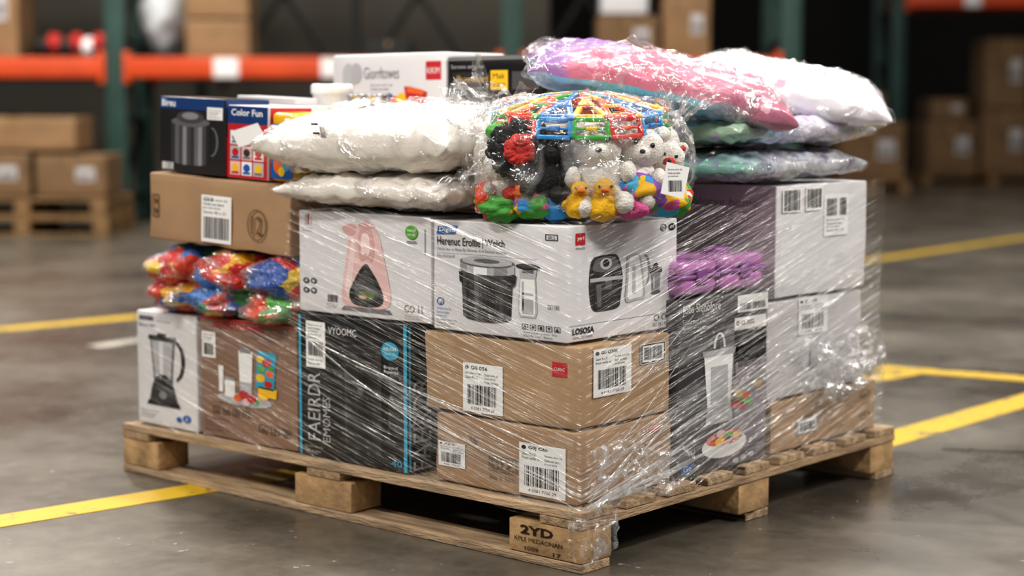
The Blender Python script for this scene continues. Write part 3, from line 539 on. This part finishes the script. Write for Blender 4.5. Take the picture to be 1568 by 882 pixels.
B1(mb,0,-.03,.84,.2,.15,.095,PLW,16); B1(mb,0,0,.92,.185,.14,.03,PLW,17); B1(mb,.19,.0,.86,.05,.09,.09,PLW,14); B1(mb,-.19,.0,.87,.05,.09,.09,PLW,15)
animal(mb,.035,.14,.905,.058,PLW,PLW,.1,20)
animal(mb,.135,.12,.90,.050,PLW,PLW,-.25,30)
animal(mb,.20,.06,.875,.036,PLW,PLR,-.2,33)
animal(mb,-.175,.085,.86,.040,PLW,PLW,.3,40)
animal(mb,-.065,.14,.90,.044,PLB,PLB,-.2,50)
for k in range(8):
    a=2*math.pi*k/8; B1(mb,-.135+.044*math.cos(a),.15,.895+.040*math.sin(a),.028,.02,.028,PLB,k,.3)
    B1(mb,-.135+.020*math.cos(a+.3),.175,.895+.020*math.sin(a+.3),.015,.012,.015,PLR,k,.3)
B1(mb,-.135,.16,.895,.034,.022,.034,PLR,9); B1(mb,-.185,.12,.935,.025,.03,.018,PLG,11)
for (x,zz,s) in ((-.008,.775,.030),(.045,.772,.035)):
    B1(mb,x,.185,zz,s,s,s*.95,PLY,20); B1(mb,x+.005,.19,zz+s*1.15,s*.66,s*.66,s*.62,PLY,22); B1(mb,x+.006,.19+s*.7,zz+s*1.05,s*.3,s*.32,s*.14,PLO,23); B1(mb,x-s*.75,.185,zz+s*.1,s*.45,s*.5,s*.35,PLY,24)
    for e in (-.35,.4): B1(mb,x+.005+e*s,.19+s*.58,zz+s*1.3,s*.09,s*.08,s*.1,INK,25)
B1(mb,.125,.14,.81,.06,.05,.035,FAB,30,.3); B1(mb,.175,.12,.785,.06,.05,.038,FAB,31,.3); B1(mb,.112,.16,.77,.045,.035,.025,PLK,33,.3); B1(mb,.215,.09,.79,.035,.045,.045,FAB2,34,.3); B1(mb,.09,.15,.815,.022,.022,.03,PLBl,35)
B1(mb,.195,.105,.832,.02,.02,.018,PLR,36); B1(mb,.218,.10,.838,.02,.018,.018,PLR,37); B1(mb,.207,.105,.82,.016,.018,.02,PLR,39)
B1(mb,-.17,.11,.765,.05,.05,.03,FAB2,40,.3); B1(mb,-.10,.14,.77,.05,.045,.03,FAB,41,.3); B1(mb,-.055,.155,.765,.032,.03,.026,PLBl,42,.3); B1(mb,-.2,.06,.785,.035,.06,.04,TOY2,44,.3); B1(mb,-.12,.14,.80,.03,.03,.022,PLO,45,.3); B1(mb,-.15,.13,.795,.022,.02,.02,PLR,46,.3)
mb.obj("plush_toys",bag)
mb=MB(); LC=[mat("link_"+n,c,.3,coat=.5) for n,c in(("green",'3FA43E'),("orange",'E85A1C'),("blue",'2A8CCC'),("yellow",'E8BC1C'),("red",'D0342A'),("blue2",'2E78C0'))]
def dome(rho,a,ex=0):
    x=rho*.192*math.cos(a); y=rho*.15*math.sin(a); z=.978+.038*(1-rho*rho)-.022*math.sin(a)*rho*.8+ex
    return Bp(x,y+.04,z)
n=15
for i in range(n):
    a0=2*math.pi*i/n+.02;a1=2*math.pi*(i+1)/n-.02;am=(a0+a1)/2; c=LC[(i*2)%6]; c2=LC[(i*2+3)%6]; c3=LC[(i+1)%6]
    A,B_=dome(1,a0),dome(1,a1); A2,B2=dome(1.05,a0,-.034),dome(1.05,a1,-.034)
    for p,q in ((A,B_),(A2,B2),(A,A2),(B_,B2)): mb.bar(p,q,.011,.011,c,.003)
    mid=(A+B_+A2+B2)/4; e=(B_-A)*.18; mb.bar(mid-e,mid+e,.012,.01,c2,.003); mb.bar((A+A2)/2,mid-e,.006,.006,c,.002); mb.bar((B_+B2)/2,mid+e,.006,.006,c,.002)
    t=dome(.45,am,.003)
    mb.bar(dome(.97,a0,.003),t,.013,.010,c2,.003); mb.bar(dome(.97,a1,.003),t,.013,.010,c2,.003); mb.bar(dome(.97,a0,.004),dome(.97,a1,.004),.012,.01,c2,.003)
    mb.bar(dome(.7,a0+.03,.004),dome(.7,a1-.03,.004),.009,.008,c3,.002); mb.bar(t,dome(.12,am,.004),.012,.009,c3,.003)
    mb.blob(dome(1,a0,.004),(.010,.010,.008),c3,nu=8,nv=6)
mb.obj("linking_frame_toy",bag)
mb=MB(); c=Bp(0,0,.874); vs=[];fs=[];nu,nv=130,80
for j in range(nv+1):
    ph=math.pi*j/nv
    for i in range(nu):
        t=2*math.pi*i/nu; d=Vector((math.sin(ph)*math.cos(t),math.sin(ph)*math.sin(t),math.cos(ph)))
        sx=abs(d.x)**.8*(1 if d.x>0 else -1); sz=abs(d.z)**.7*(1 if d.z>0 else -1)
        k=1+.05*noise.noise(d*3)-.09*abs(noise.noise(d*6+Vector((3,0,0))))-.05*abs(noise.noise(d*13))+.02*noise.noise(d*25)
        p=Vector((sx*.272*k,d.y*.245*k,sz*.153*k)); vs.append(c+RB@p)
for j in range(nv):
    for i in range(nu): fs.append([j*nu+i,(j+1)*nu+i,(j+1)*nu+(i+1)%nu,j*nu+(i+1)%nu])
mb.add(vs,fs,FILM,True)
FILMF=film("clear_poly_bag_gathered",base=.05,streak=.5,fres=.3,scale=(16,16,16),white=.3,rough=.12,bumpd=.05,lo=.45,hi=.7)
def fan(p,dirs,wid,seed):
    vs=[];fs=[];a=26;b=16
    for j in range(b+1):
        for i in range(a+1):
            s=i/a-.5;t=j/b; q=p+dirs[0]*t*dirs[2]*(1+.25*noise.noise(Vector((s*6,seed,0))))+dirs[1]*s*wid*(.3+t)
            q=q+F*(.035*noise.noise(Vector((s*9,t*2.5,seed))))+Vector((0,0,.025*noise.noise(Vector((s*11,t*4,seed+4)))))
            vs.append(q)
    for j in range(b):
        for i in range(a): fs.append([j*(a+1)+i,j*(a+1)+i+1,(j+1)*(a+1)+i+1,(j+1)*(a+1)+i])
    mb.add(vs,fs,FILMF,True)
fan(Bp(-.19,.10,.93),(Vector((-R.x*.7,-R.y*.7,.75)).normalized(),Vector((R.x*.6,R.y*.6,.8)),.13),.15,1)
fan(Bp(-.16,.09,.95),(Vector((-R.x*.5,-R.y*.5,.9)).normalized(),R,.10),.18,3)
fan(Bp(.2,.08,.95),(Vector((R.x*.5,R.y*.5,.8)).normalized(),R,.08),.12,2)
fan(Bp(-.2,.14,.86),(Vector((-R.x*.5,-R.y*.5,-.5)).normalized(),R,.09),.16,6)
tg=Bp(.175,.2,.865); fl=Face(mb,tg,(R*.9-F*-.3).normalized(),Vector((.05,0,-1)).normalized(),.055,.07,40,52); fl.rect(0,0,40,52,PAPER,1,rot=14); fl.barcode(8,26,32,44,L=2); fl.tlines(8,6,34,22,3,INK,2)
mb.obj("clear_plastic_bag",bag)

# ------------------------------------------------------------------ stretch wrap
WR=film("stretch_wrap_film",base=.02,streak=.15,fres=.06,scale=(1.3,1,60),white=.2,rough=.2,bumpd=.016,lo=.5,hi=.72,wrap=True,dist=.4)
WR2=film("stretch_wrap_film_overlap",base=.03,streak=.42,fres=.06,scale=(2.2,1,90),white=.3,rough=.18,bumpd=.022,lo=.5,hi=.72,wrap=True,dist=.6)
mb=MB()
path=[(-1.635,.5),(-1.63,.05),(-1.60,.015)]+[(-1.6+.06*i,.012) for i in range(1,26)]+[(-.05,.008),(-.02,.02),(-.008,.05)]+[(-.012,.05+.06*i) for i in range(1,21)]+[(-.012,1.30),(-.03,1.34),(-.4,1.345)]
def wrapsheet(path,zf,mt,off=0,nz=40):
    vs=[];fs=[]
    for i,(x,y) in enumerate(path):
        s=x+y; zb,ztop=zf(s)
        for j in range(nz+1):
            z=zb+(ztop-zb)*j/nz; v=z-.28*abs(s)
            o=.004*noise.noise(Vector((s*2,v*30,1+off*99)))+.003*noise.noise(Vector((s*9,v*60,3)))+off
            if s>.8 and z<.36: o+=.014*abs(noise.noise(Vector((s*20,z*24,7))))+.004*noise.noise(Vector((s*60,z*60,7)))+.004
            vs.append((x+(o if y>.03 else 0),y-(o if y<=.03 else 0),z))
    m_=nz+1
    for i in range(len(path)-1):
        for j in range(nz): fs.append([i*m_+j,(i+1)*m_+j,(i+1)*m_+j+1,i*m_+j+1])
    mb.add(vs,fs,mt,True)
def zf0(s):
    zb=.10+.02*noise.noise(Vector((s*3,0,0))); zt_=.75+.02*math.sin(s*5)
    if s<-.95: zt_=.43+.01*noise.noise(Vector((s*4,1,0)))
    elif s>.6: zt_=.80
    return zb,zt_
wrapsheet(path,zf0,WR)
fine=[(-.95+.03*i,.009) for i in range(0,31)]+[(-.03,.010),(-.015,.018),(-.008,.035)]+[(-.009,.05+.03*i) for i in range(0,42)]
wrapsheet([p for p in fine if p[0]+p[1]>-.6],lambda s:(max(.105,.10+.28*abs(s)-.03),.10+.28*abs(s)+.10+.03*math.sin(s*7)),WR2,.003,24)
wrapsheet([p for p in fine if p[0]+p[1]>-.1],lambda s:(.11+.02*abs(s),.30+.12*s),WR2,.005,24)
wrapsheet([p for p in fine if p[0]+p[1]>.05],lambda s:(.36+.1*s,.50+.12*s),WR2,.004,20)
CRK=film("stretch_wrap_crumpled",base=.04,streak=.6,fres=.15,scale=(22,22,22),white=.3,rough=.10,bumpd=.035,lo=.47,hi=.64)
def crumple(y0,y1,z0,z1,amp,seed,na=60,nb_=40,tap=0):
    vs=[];fs=[]
    for j in range(nb_+1):
        for i in range(na+1):
            y=y0+(y1-y0)*i/na; zt_=z1-tap*i/na; z=z0+(zt_-z0)*j/nb_+.015*math.sin(y*20+seed); e=math.sin(math.pi*i/na)**.3*math.sin(math.pi*j/nb_)**.3
            o=amp*(abs(noise.noise(Vector((y*18,z*14,seed))))+.5*abs(noise.noise(Vector((y*40,z*36,seed)))))
            vs.append((-.002+o*e,y,z))
    for j in range(nb_):
        for i in range(na): fs.append([j*(na+1)+i,j*(na+1)+i+1,(j+1)*(na+1)+i+1,(j+1)*(na+1)+i])
    mb.add(vs,fs,CRK,True)
crumple(.88,1.30,.235,.40,.06,3); crumple(.03,.42,.12,.26,.035,5,tap=.05); crumple(.95,1.28,.26,.36,.07,8)
STR=film("stretch_wrap_fold",base=.2,streak=.4,fres=.1,scale=(14,14,14),white=.5,rough=.2,bumpd=.01,lo=.4,hi=.7)
STR2=film("stretch_wrap_fold_glare",base=.5,streak=.45,fres=.1,scale=(20,20,20),white=.6,rough=.15,bumpd=.01,lo=.4,hi=.7)  # brighter folds, glare on the wrap painted in as whiter film
rn=random.Random(3)
def ribbon(pts,w,mt,side):
    vs=[];fs=[];n=24
    P=[Vector(p) for p in pts]
    for k in range(n+1):
        t=k/n*(len(P)-1);i=min(int(t),len(P)-2);q=P[i].lerp(P[i+1],t-i)
        d=(P[i+1]-P[i]).normalized(); ww=w*(.5+.5*abs(noise.noise(Vector((q.x*9,q.z*9,q.y*9+w*999))))*2)*math.sin(math.pi*min(1,max(.04,k/n)))**.4
        nn=Vector((0,-1,0)) if side=='L' else Vector((1,0,0)); u=nn.cross(d).normalized()
        vs+= [q-u*ww,q+nn*ww*.5,q+u*ww]
    for k in range(n):
        a=3*k; fs+=[[a,a+3,a+4,a+1],[a+1,a+4,a+5,a+2]]
    mb.add(vs,fs,mt,True)
for k in range(85):
    xa=rn.uniform(-.80,-.30); za=rn.uniform(.20,.62); xb=rn.uniform(xa+.2,-.03); sl=rn.uniform(-.36,-.20); zb=za+sl*(xb-xa)
    if zb<.13: continue
    ribbon([(xa,.003,za),((xa+xb)/2,.002,(za+zb)/2-.004),(xb,.002,zb)],rn.choice([.0004,.0005,.0007,.0009]),STR,'L')
for (a,b,w) in [((-.90,.43),(-.04,.235),.0035),((-.92,.445),(-.46,.24),.003),((-.7,.33),(-.05,.17),.002),((-.7,.37),(-.05,.27),.0018),((-.5,.47),(-.04,.30),.0014),((-.47,.33),(-.04,.20),.002),((-.46,.27),(-.04,.16),.003)]:
    ribbon([(a[0],.001,a[1]),((a[0]+b[0])/2,.0,(a[1]+b[1])/2-.008),(b[0],.0,b[1])],w*.8,STR2,'L')
for k in range(125):
    ya=rn.uniform(.0,.55); za=rn.uniform(.13,.66); yb=rn.uniform(ya+.2,1.3); sl=rn.uniform(.10,.32); zb=za+sl*(yb-ya)
    if zb>.8: continue
    ribbon([(-.001,ya,za),(-.000,(ya+yb)/2,(za+zb)/2-.003),(-.002,yb,zb)],rn.choice([.0004,.0006,.0008,.0012]),STR,'R')
for (a,b,w) in [((.02,.14),(1.28,.40),.005),((.02,.16),(.9,.42),.0035),((.02,.18),(.42,.46),.0025),((.03,.13),(.8,.24),.006),((.03,.20),(1.0,.48),.0025),((.05,.30),(.42,.52),.002),((.02,.12),(.5,.26),.005),((.3,.60),(1.2,.78),.0016),((.2,.50),(.85,.76),.0012),((.4,.14),(.8,.30),.003),((.02,.13),(.3,.20),.009),((.02,.15),(.2,.24),.007),((.02,.14),(.36,.30),.005),((.02,.13),(.42,.17),.007)]:
    ribbon([(.0,a[0],a[1]),(.001,(a[0]+b[0])/2,(a[1]+b[1])/2-.01),(-.001,b[0],b[1])],w*.85,STR2,'R')
vs=[];fs=[]
for i in range(25):
    t=i/24; x,y=((-.035+.035*t/.35,-.004) if t<.35 else (.006,(t-.35)/.65*.12))
    for j in range(11):
        z=.135-.0135*j*(1-.3*abs(t-.4)); vs.append((x+.008*noise.noise(Vector((t*12,j*.6,0))),y-.006*noise.noise(Vector((t*12,j*.6,5))),z))
for i in range(24):
    for j in range(10): fs.append([i*11+j,(i+1)*11+j,(i+1)*11+j+1,i*11+j+1])
mb.add(vs,fs,CRK,True)
ob=mb.obj("stretch_wrap")

# ------------------------------------------------------------------ floor
m=bpy.data.materials.new("polished_concrete"); m.use_nodes=True; nt=m.node_tree; b=nt.nodes['Principled BSDF']; L=nt.links.new
tc=N(nt,'ShaderNodeTexCoord'); n1=N(nt,'ShaderNodeTexNoise'); n1.inputs['Scale'].default_value=.8; n1.inputs['Detail'].default_value=9; n1.inputs['Roughness'].default_value=.72; L(tc.outputs['Object'],n1.inputs['Vector'])
r=N(nt,'ShaderNodeValToRGB'); r.color_ramp.elements[0].position=.36; r.color_ramp.elements[1].position=.66; r.color_ramp.elements[0].color=srgb('47433D'); r.color_ramp.elements[1].color=srgb('6E685E'); L(n1.outputs[0],r.inputs[0])
n3=N(nt,'ShaderNodeTexNoise'); n3.inputs['Scale'].default_value=11; n3.inputs['Detail'].default_value=10; n3.inputs['Roughness'].default_value=.75; L(tc.outputs['Object'],n3.inputs['Vector'])
mx=N(nt,'ShaderNodeMix',data_type='RGBA',blend_type='OVERLAY'); mx.inputs[0].default_value=.7; L(r.outputs[0],mx.inputs[6]); L(n3.outputs[0],mx.inputs[7])
n4=N(nt,'ShaderNodeTexNoise'); n4.inputs['Scale'].default_value=26; n4.inputs['Detail'].default_value=3; L(tc.outputs['Object'],n4.inputs['Vector'])
r4=N(nt,'ShaderNodeValToRGB'); r4.color_ramp.elements[0].position=.72; r4.color_ramp.elements[1].position=.76; L(n4.outputs[0],r4.inputs[0])
mx2=N(nt,'ShaderNodeMix',data_type='RGBA'); L(r4.outputs[0],mx2.inputs[0]); L(mx.outputs[2],mx2.inputs[6]); mx2.inputs[7].default_value=srgb('9A958A'); L(mx2.outputs[2],b.inputs['Base Color'])
mr=N(nt,'ShaderNodeMapRange'); mr.inputs[1].default_value=.3; mr.inputs[2].default_value=.7; mr.inputs[3].default_value=.2; mr.inputs[4].default_value=.45; L(n1.outputs[0],mr.inputs[0]); L(mr.outputs[0],b.inputs['Roughness'])
bp=N(nt,'ShaderNodeBump'); bp.inputs['Strength'].default_value=.08; L(n3.outputs[0],bp.inputs['Height']); L(bp.outputs[0],b.inputs['Normal'])
def slab(name,pts,z0,z1,mt):
    mb=MB(); n=len(pts); vs=[Vector((p.x,p.y,z0)) for p in pts]+[Vector((p.x,p.y,z1)) for p in pts]
    mb.add(vs,[list(range(n))[::-1],list(range(n,2*n))]+[[i,(i+1)%n,n+(i+1)%n,n+i] for i in range(n)],mt); return mb.obj(name)
slab("floor",[W(-20,-8),W(20,-8),W(20,32),W(-20,32)],FZ-.1,FZ,m)
YM=bpy.data.materials.new("worn_yellow_paint"); YM.use_nodes=True; nt=YM.node_tree; b=nt.nodes['Principled BSDF']; L=nt.links.new
tc=N(nt,'ShaderNodeTexCoord'); n1=N(nt,'ShaderNodeTexNoise'); n1.inputs['Scale'].default_value=7; n1.inputs['Detail'].default_value=8; n1.inputs['Roughness'].default_value=.75; L(tc.outputs['Object'],n1.inputs['Vector'])
r=N(nt,'ShaderNodeValToRGB'); r.color_ramp.elements[0].position=.55; r.color_ramp.elements[1].position=.63; r.color_ramp.elements[0].color=srgb('CCA81E'); r.color_ramp.elements[1].color=srgb('5E5A4C'); L(n1.outputs[0],r.inputs[0]); L(r.outputs[0],b.inputs['Base Color']); b.inputs['Roughness'].default_value=.45
def line(p,q,w,mt=YM,name="floor_marking_line"):
    k=1.0153; p=W(p[0]*k,p[1]*k);q=W(q[0]*k,q[1]*k);d=(q-p).normalized();u=Vector((-d.y,d.x,0))*w/2
    slab(name,[p-u,q-u,q+u,p+u],FZ+.0003,FZ+.0018,mt)
line((-3.0,2.49),(1.5,6.38),.12); line((1.40,6.50),(4.0,5.0),.12); line((.98,4.88),(4.0,8.3),.13)
line((-6,4.2),(.2,10.0),.13); line((1.2,9.8),(6,15.8),.13)
line((-1.75,7.08),(-1.58,7.33),.1,mat("worn_white_paint",'A8A49A',.5,var=(8,.3)),"floor_paint_patch")
line((1.25,4.9),(4,4.35),.006,mat("floor_joint",'2E2B28',.9),"floor_joint")
# ------------------------------------------------------------------ building shell + racks
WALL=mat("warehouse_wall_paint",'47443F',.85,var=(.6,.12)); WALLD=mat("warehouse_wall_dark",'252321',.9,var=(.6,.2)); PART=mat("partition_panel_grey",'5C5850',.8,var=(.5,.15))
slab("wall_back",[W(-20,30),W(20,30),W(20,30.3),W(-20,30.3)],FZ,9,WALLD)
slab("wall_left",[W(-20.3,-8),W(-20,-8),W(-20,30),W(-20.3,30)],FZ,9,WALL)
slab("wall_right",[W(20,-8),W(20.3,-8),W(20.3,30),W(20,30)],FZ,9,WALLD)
RG=mat("rack_upright_green",'34504A',.5,var=(4,.15)); RO=mat("rack_beam_orange",'CE4E22',.5,var=(3,.1)); RD=mat("rack_brace_dark",'1E2221',.6)
YR=Matrix.Rotation(YAW,4,'Z')
def bgM(r,f,z=0): return Matrix.Translation(W(r,f,z))@YR
def rack(ups,f0,dep,levels,name,hh=4.6,bw=.09):
    mb=MB(); mb.M=bgM(0,f0,0)
    for u in ups:
        for d in (0,dep):
            mb.rbox((u-bw,d,FZ),(u+bw,d+.1,hh),RG,r=.01,n=1); mb.rbox((u-.14,d-.04,FZ),(u+.14,d+.14,FZ+.012),RG,r=.004,n=1)
        z=.2
        while z<hh-.8: mb.bar((u,.05,z),(u,dep+.05,z+.7),.05,.04,RD); mb.bar((u,.05,z),(u,dep+.05,z),.05,.04,RD); z+=.7
    for z in levels:
        for a,b_ in zip(ups[:-1],ups[1:]):
            for d in (-.03,dep+.03):
                mb.rbox((a+bw,d,z-.09),(b_-bw,d+.07,z+.09),RO,r=.01,n=1); mb.rbox((a+bw-.01,d-.01,z-.14),(a+bw+.05,d+.08,z+.14),RO,r=.006,n=1); mb.rbox((b_-bw-.05,d-.01,z-.14),(b_-bw+.01,d+.08,z+.14),RO,r=.006,n=1)
            mb.rbox((a+bw,.08,z+.05),(b_-bw,dep+.02,z+.08),RD,r=.005,n=1)
            for t in (.25,.52): x=a+(b_-a)*t; mb.rbox((x,-.036,z-.09),(x+.22,-.03,z+.08),PAPER,r=.001,n=1)
    return mb.obj(name)
rack([-10.4,-6.95,-3.46,0.0,2.43],15.0,1.1,[1.36,3.3],"pallet_rack")
rack([5.04,8.4,11.8],22.5,1.1,[2.42,4.4],"pallet_rack",hh=5.2)
mb=MB(); mb.M=bgM(0,16.6,0)
for a in (-2.2,-.9,.7): mb.bar((a-.6,0,1.2),(a+.6,0,3.0),.06,.05,RD); mb.bar((a+.6,0.1,1.2),(a-.6,0.1,3.0),.06,.05,RD)
for a in (-3.0,-1.5,0.05,1.5): mb.bar((a,0.05,FZ),(a,.05,3.1),.08,.06,RD)
mb.obj("rack_cross_bracing")
def bgbox(r0,r1,z0,z1,f,dep,mt,name="cardboard_box",label=True,seed=0):
    mb=MB(); mb.M=bgM(r0,f,0); lo=(0,0,z0);hi=(r1-r0,dep,z1); mb.rbox(lo,hi,mt,r=.012,n=4,dent=.008,seed=seed)
    fc=LF(mb,lo,hi,100,100); fc.rect(46,1,54,30,TAPE if mt!=CARDF else CARD3,1)
    if label: fc.rect(58,30,84,62,GREYW,1); fc.barcode(61,44,81,58,L=2,seed=seed)
    t=TF(mb,lo,hi); t.rect((r1-r0)*.46,.01,(r1-r0)*.54,dep-.01,TAPE,1)
    mb.obj(name)
SH=1.445
bgbox(-2.86,-2.3,SH,1.78,15.1,.5,CARD3,seed=1,label=False); bgbox(-2.86,-2.3,1.79,2.3,15.1,.5,CARD3,seed=2,label=False)
bgbox(-4.9,-4.32,SH,2.3,15.1,.6,CARD3,seed=3); bgbox(.75,1.3,SH,1.82,15.2,.6,CARDF,seed=4); bgbox(1.33,1.75,SH,2.0,15.2,.6,CARD3,seed=5); bgbox(.78,1.2,1.83,2.3,15.2,.5,WHITE,"white_carton",seed=6)
bgbox(-1.3,-.9,SH,1.6,15.3,.5,RD,"dark_crate",label=False,seed=7)
mb=MB(); mb.blob(W(-3.12,15.5,1.86),(.21,.25,.38),mat("white_wrapped_goods",'C8CCD0',.35,coat=.7,bump=(6,.8)),amp=.2,seed=4,fine=.08,rot=RB); mb.obj("wrapped_goods_bundle")
mb=MB()
for i in range(6): mb.blob(W(-4.15+.1*i,15.3,SH+.1+.03*(i%2)),(.08,.1,.09),[RD,PLR,RD,PLR,PAPER,PLR][i],amp=.3,seed=i,rot=RB)
mb.obj("red_toy_pile")
def bgpallet(r0,r1,f,dep,zb=FZ):
    mb=MB(); mb.M=bgM(r0,f,zb); w=r1-r0
    for x in (0,w/2-.06,w-.12):
        for y in (0,dep/2-.06,dep-.12): mb.rbox((x,y,.02),(x+.12,y+.12,.11),WOODBG,r=.004,n=1)
    for y in (0,dep/2-.06,dep-.12): mb.rbox((0,y,0),(w,y+.12,.02),WOODBG,r=.003,n=1)
    for x in (0,w/2-.06,w-.12): mb.rbox((x,0,.11),(x+.12,dep,.13),WOODBG,r=.003,n=1)
    for i in range(6): y=i*(dep-.1)/5; mb.rbox((0,y,.13),(w,y+.1,.15),WOODBG,r=.003,n=1)
    mb.obj("wooden_pallet")
bgpallet(-4.6,-3.22,13.6,1.0); bgpallet(-4.58,-3.24,13.62,1.0,FZ+.152)
z=FZ+.31
bgbox(-4.5,-3.86,z,z+.36,13.7,.6,CARDF,seed=8); bgbox(-3.82,-3.25,z,z+.34,13.7,.6,CARDF,seed=9); bgbox(-4.5,-3.5,z+.37,z+.64,13.75,.6,CARD3,seed=10,label=False)
bgbox(-3.15,-2.6,FZ+.002,.62,15.5,.6,CARDF,seed=11); bgbox(-2.5,-1.9,FZ+.002,.8,15.4,.6,CARD3,seed=12)
bgbox(-3.1,-2.65,.63,.9,15.5,.5,WHITE,"white_carton",seed=13)
slab("wall_partition",[W(-19,18.5),W(.4,18.5),W(.4,18.7),W(-19,18.7)],FZ,5,PART)
bgpallet(5.5,7.4,22.9,1.0)
bgbox(5.55,6.25,.14,.85,23.0,.8,CARDF,seed=14); bgbox(6.3,6.95,.14,1.0,23.0,.8,CARDF,seed=15); bgbox(6.32,6.9,1.01,1.95,23.0,.7,CARDF,seed=16); bgbox(5.6,6.1,.86,1.15,23.0,.7,CARDF,seed=17)
bgpallet(3.9,4.8,20.6,1.0); bgbox(3.95,4.75,.14,.85,20.7,.8,CARDF,seed=18); bgbox(4.0,4.5,.86,1.2,20.7,.7,CARDF,seed=19)
bgbox(2.6,3.3,FZ+.002,.9,19.8,.7,CARDF,seed=20); bgbox(7.6,8.2,FZ+.002,.9,23,.7,CARDF,seed=21)
bgbox(5.6,6.4,2.52,3.0,22.7,.7,CARDF,seed=22)
# ------------------------------------------------------------------ lights
w=bpy.data.worlds.new("world"); sc.world=w; w.use_nodes=True; w.node_tree.nodes['Background'].inputs[0].default_value=(.92,.91,.91,1); w.node_tree.nodes['Background'].inputs[1].default_value=.28
def area(name,r,f,z,sx,sy,P,col=(1,.945,.87),target=None):
    l=bpy.data.lights.new(name,'AREA'); l.shape='RECTANGLE'; l.size=sx;l.size_y=sy;l.energy=P;l.color=col
    o=bpy.data.objects.new(name,l); o.location=W(r,f,z); sc.collection.objects.link(o)
    t=target if target is not None else W(r,f,0); d=(t-o.location).normalized(); o.rotation_euler=d.to_track_quat('-Z','Y').to_euler()
T=Vector((-.5,.4,.5))
area("ceiling_or_fill_lamp",-2.2,1.2,4.4,2.0,.25,115,target=T); area("ceiling_or_fill_lamp",2.4,1.4,4.4,2.0,.25,135,target=T)  # added fill lamps on the camera side, for the upright faces
area("ceiling_or_fill_lamp",5.5,4.4,3.6,2.0,.25,120,target=T); area("ceiling_or_fill_lamp",-5.5,3.2,3.6,2.0,.25,110,target=T)  # added side lamps, out of view, to raise glints on the wrap
area("ceiling_or_fill_lamp",0,5.2,5.0,1.8,.3,170); area("ceiling_or_fill_lamp",-4,9,6,1.6,.6,350); area("ceiling_or_fill_lamp",3,10.5,6,1.6,.6,230)
area("ceiling_or_fill_lamp",-4,13,5.5,1.6,.6,230); area("ceiling_or_fill_lamp",4,16,6,1.6,.6,110); area("ceiling_or_fill_lamp",-1,17.5,5.5,1.5,.5,60)
